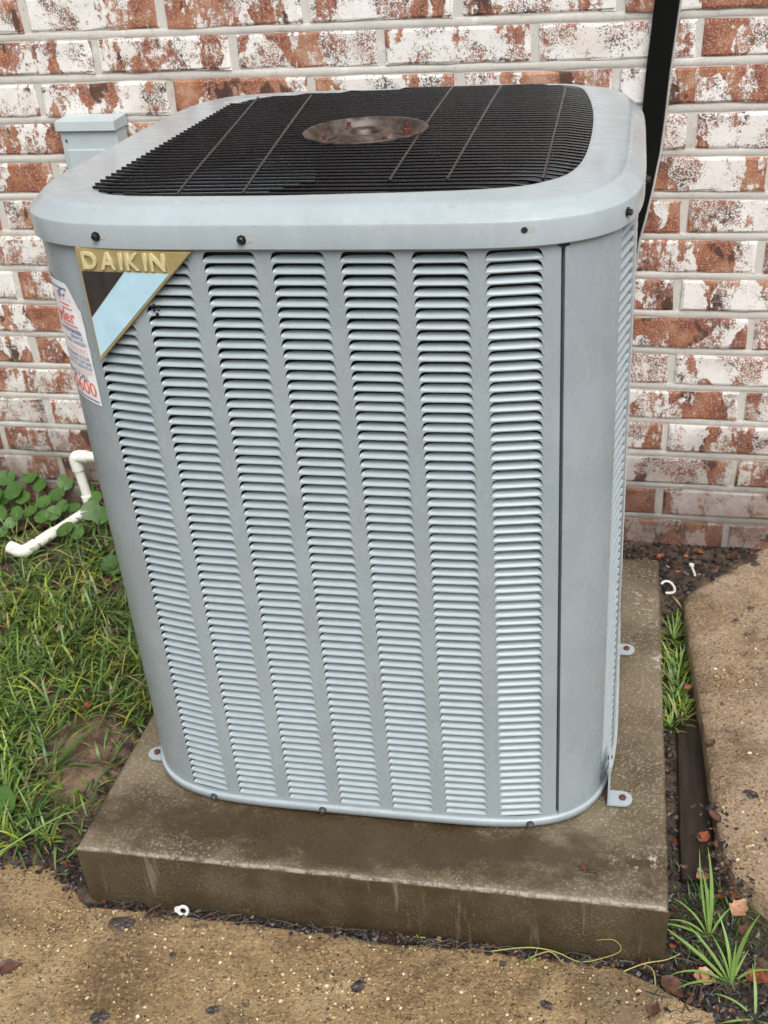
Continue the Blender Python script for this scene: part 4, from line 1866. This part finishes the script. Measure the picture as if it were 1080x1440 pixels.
round_plant([(8, 672, .085, .024), (20, 690, .08, .025), (43, 668, .09, .022), (-8, 695, .07, .024), (5, 700, .05, .018)], 'round-leaved weed furthest left against the wall')
round_plant([(24, 722, .05, .018), (43, 719, .05, .018), (5, 747, .03, .012), (15, 735, .03, .014)], 'small round-leaved weed low at the left edge')
round_plant([(57, 682, .07, .019), (69, 656, .08, .016), (80, 696, .06, .020), (92, 678, .075, .021)], 'round-leaved weed just left of the upright pipe')
round_plant([(60, 727, .04, .019), (75, 722, .045, .020), (105, 714, .04, .015)], 'round-leaved weed in front of the pipe elbow')
round_plant([(122, 690, .07, .022), (134, 702, .06, .020), (134, 678, .07, .020), (128, 718, .05, .024), (142, 725, .05, .022)], 'round-leaved weed between the upright pipe and the unit')
round_plant([(30, 655, .10, .020), (55, 664, .09, .018), (100, 662, .085, .017), (15, 652, .10, .019)], 'tallest round-leaved weed standing against the bricks')
round_plant([(0, 722, .05, .020), (62, 706, .06, .018), (32, 700, .06, .019), (88, 712, .05, .017)], 'spreading round-leaved weed behind the lying pipe')
round_plant([(92, 745, .04, .022), (108, 748, .03, .018)], 'round-leaved weed over the lying part of the pipe')
round_plant([(155, 792, .03, .020), (163, 800, .02, .016)], 'round-leaved weed beside the left edge of the unit', -.09)
round_plant([(4, 1128, .03, .026), (-8, 1140, .02, .020)], 'broad round leaf low at the left edge of the picture', -.095)
r = random.Random(6)
grass_plant('grass_weed', at(-12, 705, -.078), [(1.2, .25, .5, .16, .016), (.3, .5, .9, .14, .012), (2.0, .3, .4, .15, .013), (.0, .9, .5, .13, .010)], 'dark broad-bladed grass at the far left against the wall', None, 'leaf_green')

# ------------------------------------------------------------------ board in the gap
bo = MB()
pA, pB = at(972, 1010, -.125), at(982, 1235, -.125)
d = (pB - pA).normalized()
nrm = Vector((-d.y, d.x, 0))
vs = []
n = 14
hw, th_ = .0290, .016
for i in range(n + 1):
    c_ = pA + (pB - pA) * (i / n)
    wig = .0015 * nz(i * 1.3, 2)
    for a, z in ((-1, -th_), (-1, -.002), (-.92, 0), (.92, 0), (1, -.002), (1, -th_)):
        w_ = c_ + nrm * (a * (hw + wig))
        vs.append((w_.x, w_.y, -.131 + z + .002 * nz(i * .7, a)))
fs = []
for i in range(n):
    for k in range(6):
        j = (k + 1) % 6
        fs.append((i * 6 + k, i * 6 + j, i * 6 + 6 + j, i * 6 + 6 + k))
fs += [tuple(range(5, -1, -1)), tuple(range(n * 6, n * 6 + 6))]
bo.add(vs, fs)
tag(bo.build('wooden_board', 'wet_board'), 'dark wet board lying in the gap between the pad and the slab', 'board')

# ------------------------------------------------------------------ fallen leaves and litter
def leaf_mesh(seed, mat):
    rr = random.Random(seed)
    m = MB()
    n = 9
    vs, fs = [], []
    curl = rr.uniform(.1, .4)
    for i in range(n + 1):
        t = i / n
        w = math.sin(PI * t ** .8) * .36 * (1 + .22 * rr.uniform(-1, 1))
        zz = curl * (t - .5) ** 2 + rr.uniform(-.02, .02)
        for k, lift in ((-1, .22), (-.5, .06), (0, 0), (.5, .07), (1, .2 + rr.uniform(-.1, .15))):
            vs.append((t - .5, k * w, zz + lift * w * (1 + curl)))
    for i in range(n):
        for k in range(4):
            a = i * 5 + k
            fs.append((a, a + 1, a + 6, a + 5))
    m.add(vs, fs, True)
    return m.mesh('leaf_blade', mat)


def scrap_leaf_mesh(seed, mat):
    """a rotten crumpled scrap with a ragged outline"""
    rr = random.Random(seed)
    m = MB()
    n = 22
    vs, fs = [(0, 0, .05)], []
    rad = [.5 * (.62 + .38 * rr.random()) for _ in range(n)]
    rad = [(rad[k] * 2 + rad[k - 1] + rad[(k + 1) % n]) / 4 * (1 if rr.random() > .18 else .72) for k in range(n)]
    for f in (.55, 1.0):
        for k in range(n):
            a = 2 * PI * k / n
            vs.append((rad[k] * f * math.cos(a), rad[k] * f * .66 * math.sin(a), rr.uniform(-.01, .11) * (1.2 - f * .8)))
    fs = [(0, 1 + k, 1 + (k + 1) % n) for k in range(n)]
    fs += [(1 + k, 1 + n + k, 1 + n + (k + 1) % n, 1 + (k + 1) % n) for k in range(n)]
    m.add(vs, fs, False)
    return m.mesh('leaf_scrap', mat)


LMS = {}
r = random.Random(14)


def fallen(px, py, z, size, mat, label, az=None, name='fallen_leaf', tilt=.25):
    key = (mat, r.randrange(3))
    if key not in LMS:
        LMS[key] = (scrap_leaf_mesh if mat == 'leaf_dark' else leaf_mesh)(key[1] + len(LMS) * 7, mat)
    if mat == 'leaf_dark':
        tilt = .06
    o = obj(name, LMS[key], None, at(px, py, z) + Vector((0, 0, .002)), (r.uniform(-tilt, tilt), r.uniform(-tilt, tilt), r.uniform(0, 6.28) if az is None else az))
    o.scale = (size, size * r.uniform(.75, 1.1), size)
    return tag(o, label, 'leaf', 'fallen leaves')


FL = [
    (992, 1376, -.128, .040, 'leaf_tan', 'pinkish tan fallen leaf in front of the green weed', .2),
    (1066, 1376, -.125, .045, 'leaf_rust', 'rust red fallen leaf at the right edge below the slab', -.2),
    (990, 1178, -.110, .030, 'leaf_rust', 'orange red fallen leaf on the end of the dark board', 1.0),
    (1022, 1222, -.112, .034, 'leaf_tan', 'pale fallen leaf at the broken edge of the slab', -.3),
    (990, 1232, -.118, .030, 'leaf_tan', 'small tan fallen leaf above the feathery growth', .5),
    (1040, 1278, -.120, .040, 'leaf_tan', 'broad tan fallen leaf behind the green weed', .9),
    (1048, 1308, -.122, .032, 'leaf_brown', 'brown fallen leaf right of the green weed', 1.2),
    (1015, 1262, -.12, .018, 'leaf_rust', 'tiny orange fallen leaf on the feathery growth', .1),
    (1032, 1260, -.12, .018, 'leaf_rust', 'tiny orange fallen leaf right of another on the feathery growth', -.4),
    (945, 1390, -.122, .045, 'leaf_brown', 'curled dark brown fallen leaf below the front right pad corner', -.8),
    (12, 1362, -.122, .046, 'leaf_brown', 'brown fallen leaf at the left edge on the walkway', .5),
    (124, 992, -.082, .022, 'leaf_rust', 'orange fallen leaf on the bare soil', 1.4),
    (86, 885, -.075, .022, 'leaf_tan', 'pale pink fallen leaf in the lawn', 1.1),
    (30, 745, -.072, .075, 'leaf_brown', 'large dark brown fallen leaf under the round leaves', .7),
    (60, 742, -.072, .050, 'leaf_brown', 'brown fallen leaf behind the lying pipe', -.4),
    (150, 818, -.080, .020, 'leaf_rust', 'small orange fallen leaf near the unit in the lawn', .3),
    (983, 778, -.085, .030, 'leaf_rust', 'orange fallen leaf in the dark soil by the wall', -.3),
    (935, 806, -.088, .030, 'leaf_brown', 'red brown fallen leaf behind the pad corner', .2),
    (930, 783, -.085, .026, 'leaf_rust', 'red fallen leaf nearest the wall behind the pad', .9),
    (1030, 783, -.082, .034, 'leaf_brown', 'brown fallen leaf along the diagonal slab edge', .8),
    (968, 968, -.10, .024, 'leaf_rust', 'orange fallen leaf at the slab edge beside the grass', .8),
    (505, 1387, -.122, .036, 'leaf_dark', 'black wet leaf on the walkway in front of the pad', 1.0),
    (300, 1421, -.122, .028, 'leaf_dark', 'round black wet leaf near the bottom edge', .3),
    (172, 1300, -.122, .058, 'leaf_dark', 'large grey wet leaf scrap under the left end of the pad', .1),
    (140, 1432, -.122, .040, 'leaf_dark', 'dark wet leaf at the bottom edge on the left', .4),
    (243, 1344, -.122, .016, 'leaf_dark', 'small black scrap on the walkway below the white ring', .2),
    (708, 1356, -.122, .016, 'leaf_dark', 'small black wedge scrap near the yellow runner', 1.1),
    (515, 1297, -.120, .026, 'leaf_brown', 'dark brown leaf stuck at the middle of the pad foot', .3),
    (1056, 855, -.076, .022, 'leaf_dark', 'oval black leaf on the right slab', .1),
    (1035, 873, -.076, .018, 'leaf_dark', 'faded grey leaf on the right slab', -.5),
    (1050, 892, -.076, .014, 'leaf_brown', 'tiny brown leaf on the right slab', -.3),
    (1056, 1118, -.080, .036, 'leaf_dark', 'long black wet leaf on the right slab edge', -.6),
    (1000, 1045, -.078, .026, 'leaf_brown', 'brown leaf lying among the pebbles of the right slab', 1.0),
    (1045, 1200, -.095, .034, 'leaf_dark', 'dark wet leaf clump at the broken slab edge', .5),
    (1005, 1150, -.082, .030, 'leaf_brown', 'brown leaf at the slab edge by the board', -.9),
    (822, 1222, .0015, .020, 'leaf_brown', 'curled dry leaf with its stem on the pad', -.7),
    (770, 1415, -.122, .030, 'leaf_dark', 'thin black leaf scrap on the walkway at the lower right', -.4),
    (920, 1420, -.122, .030, 'leaf_brown', 'dark brown leaf at the bottom right of the walkway', 1.3),
]
for f in FL:
    fallen(f[0], f[1], f[2], f[3], f[4], f[5], f[6])
m = MB()
a, b = at(826, 1226, .003), at(842, 1227, .003)
m.tube([a, (a + b) / 2 + Vector((0, 0, .002)), b], .0012, 5)
tag(m.build('twig', 'litter_dark'), 'thin dark stem on the pad beside a curled leaf', 'twig')

# dark rotted litter along the foot of the pad, behind it and at the right: one mass
lit = MB()
r = random.Random(91)


def scrap(x, y, z, s, mi):
    a, t1, t2 = r.uniform(0, 6.28), r.uniform(-.4, .4), r.uniform(-.4, .4)
    R3 = Matrix.Rotation(a, 3, 'Z') @ Matrix.Rotation(t1, 3, 'X') @ Matrix.Rotation(t2, 3, 'Y')
    n = 6
    vs = [Vector((0, 0, .12 * s))]
    for k in range(n):
        q = 2 * PI * k / n
        rad = s * r.uniform(.5, 1.0)
        vs.append(Vector((rad * math.cos(q), rad * .6 * math.sin(q), r.uniform(-.15, .15) * s)))
    lit.add([R3 @ v + Vector((x, y, z)) for v in vs], [(0, 1 + k, 1 + (k + 1) % n) for k in range(n)], mi=mi)


def stick(x, y, z, L, mi, az=None):
    a = r.uniform(0, 6.28) if az is None else az
    d = Vector((math.cos(a), math.sin(a), r.uniform(-.1, .15)))
    p = Vector((x, y, z))
    lit.tube([p - d * L / 2, p + Vector((r.uniform(-.1, .1) * L, r.uniform(-.1, .1) * L, .003)), p + d * L / 2], r.uniform(.0006, .0014), 4, mi=mi)


for k in range(1000):                                   # foot of the pad
    x = r.uniform(-.46, .52)
    y = -.150 - abs(r.gauss(0, .0075)) - (.018 * max(0, nz(x, 0, 3, 7)))
    scrap(x, y, -.128 + r.uniform(0, .009), r.uniform(.002, .009), r.choice((0, 0, 0, 0, 0, 0, 1, 1)))
for k in range(60):
    x = r.uniform(-.44, .52)
    stick(x, -.152 - abs(r.gauss(0, .010)), -.120, r.uniform(.012, .05), r.choice((3, 3, 3, 0, 1)), r.gauss(0, .5))
for k in range(900):                                   # right front corner
    p = at(r.gauss(985, 50), r.gauss(1375, 45), -.13)
    if p.x < .50 and p.y > -.16:
        continue
    scrap(p.x, p.y, max(gz(p.x, p.y), -.135) + r.uniform(0, .008), r.uniform(.003, .011), r.choice((0,) * 16 + (1,) * 4 + (2,) * (r.random() < .3)))
for k in range(55):
    p = at(r.gauss(985, 45), r.gauss(1375, 40), -.13)
    if p.x < .50 and p.y > -.16:
        continue
    stick(p.x, p.y, -.126, r.uniform(.015, .06), r.choice((3, 3, 3, 0, 1)))
for k in range(1500):                                   # soil strip by the wall and the gap
    if r.random() < .6:
        x, y = r.uniform(.30, .80), r.uniform(.83, 1.03)
    else:
        x, y = r.uniform(.515, .60), r.uniform(-.1, .85)
    if y > .80 and x > .58 + (y - .80) * .83:
        continue
    scrap(x, y, gz(x, y) + r.uniform(0, .006), r.uniform(.003, .013), r.choice((0,) * 16 + (1,) * 4 + (2,) * (r.random() < .3)))
for k in range(330):                                   # broken slab edge
    p = at(r.gauss(1030, 22), r.uniform(1140, 1260), -.10)
    scrap(p.x, p.y, -.085 - .035 * (1 - sstep(-.15, .10, p.y)) + r.uniform(-.004, .004), r.uniform(.003, .010), r.choice((0, 0, 1)))
for k in range(700):                                   # left edge of the pad
    x, y = -.475 - abs(r.gauss(0, .035)), r.uniform(-.13, .35)
    scrap(x, y, gz(x, y) + r.uniform(0, .006), r.uniform(.003, .010), r.choice((0,) * 9 + (1,) * 3))
for k in range(90):
    x, y = -.485 - abs(r.gauss(0, .06)), r.uniform(-.12, .35)
    stick(x, y, gz(x, y) + .006, r.uniform(.015, .05), r.choice((3, 3, 0)))
for k in range(800):                                   # front left corner of the lawn
    x = r.uniform(-.80, -.50)
    y = edge_y(x) + .012 + r.gauss(0, .016)
    scrap(x, y, max(gz(x, y), WALK_Z) + r.uniform(0, .005), r.uniform(.003, .009), r.choice((0, 0, 0, 1)))
for k in range(90):                                    # specks on the walkway
    x, y = r.uniform(-.6, .55), r.uniform(-.36, -.18)
    scrap(x, y, WALK_Z + .002, r.uniform(.0012, .0045), 0)
lo = lit.build('leaf_litter', ['litter_dark', 'leaf_brown', 'leaf_rust', 'twig', 'leaf_tan'])
lo['kind'] = 'stuff'
lo['label'] = 'dark rotted leaf litter along the foot of the pad and the wall'

# ------------------------------------------------------------------ small white plastic bits
m = MB()
ring_pts = []
for k in range(25):
    a = 2 * PI * k / 24
    ring_pts.append((.0078 * math.cos(a), 0, .0078 * math.sin(a)))
m.tube(ring_pts, .0030, 8, caps=False)
m.tube([(-.006, 0, -.003), (-.013, .001, -.001), (-.0135, .001, .004), (-.007, 0, .006)], .0028, 8)
o = m.build('plastic_ring', 'white_plastic', None, at(261, 1283, WALK_Z) + Vector((0, -.006, .0115)), (-.35, 0, .1))
tag(o, 'small white plastic ring at the foot of the pad', 'plastic ring')
m = MB()
pts = []
for k in range(15):
    a = 2.5 - 4.3 * k / 14
    pts.append((.017 * math.cos(a), .024 * math.sin(a), .003 * math.sin(k * .6)))
m.tube(pts, .0030, 8)
o = m.build('plastic_hook', 'white_plastic', None, at(938, 833, -.085) + Vector((0, 0, .012)), (0, 0, 0))
tag(o, 'white curved plastic hook lying behind the right pad corner', 'plastic hook')
m = MB()
m.tube([(0, 0, 0), (.006, -.040, .002)], .0032, 8)
m.lathe([(.0062, -.002), (.0062, .002)], 10, (0, .002, .002))
o = m.build('plastic_pin', 'white_plastic', None, at(972, 802, -.085) + Vector((0, 0, .012)), (0, 0, 0))
tag(o, 'small white pin lying on the dark soil near the wall', 'pin')
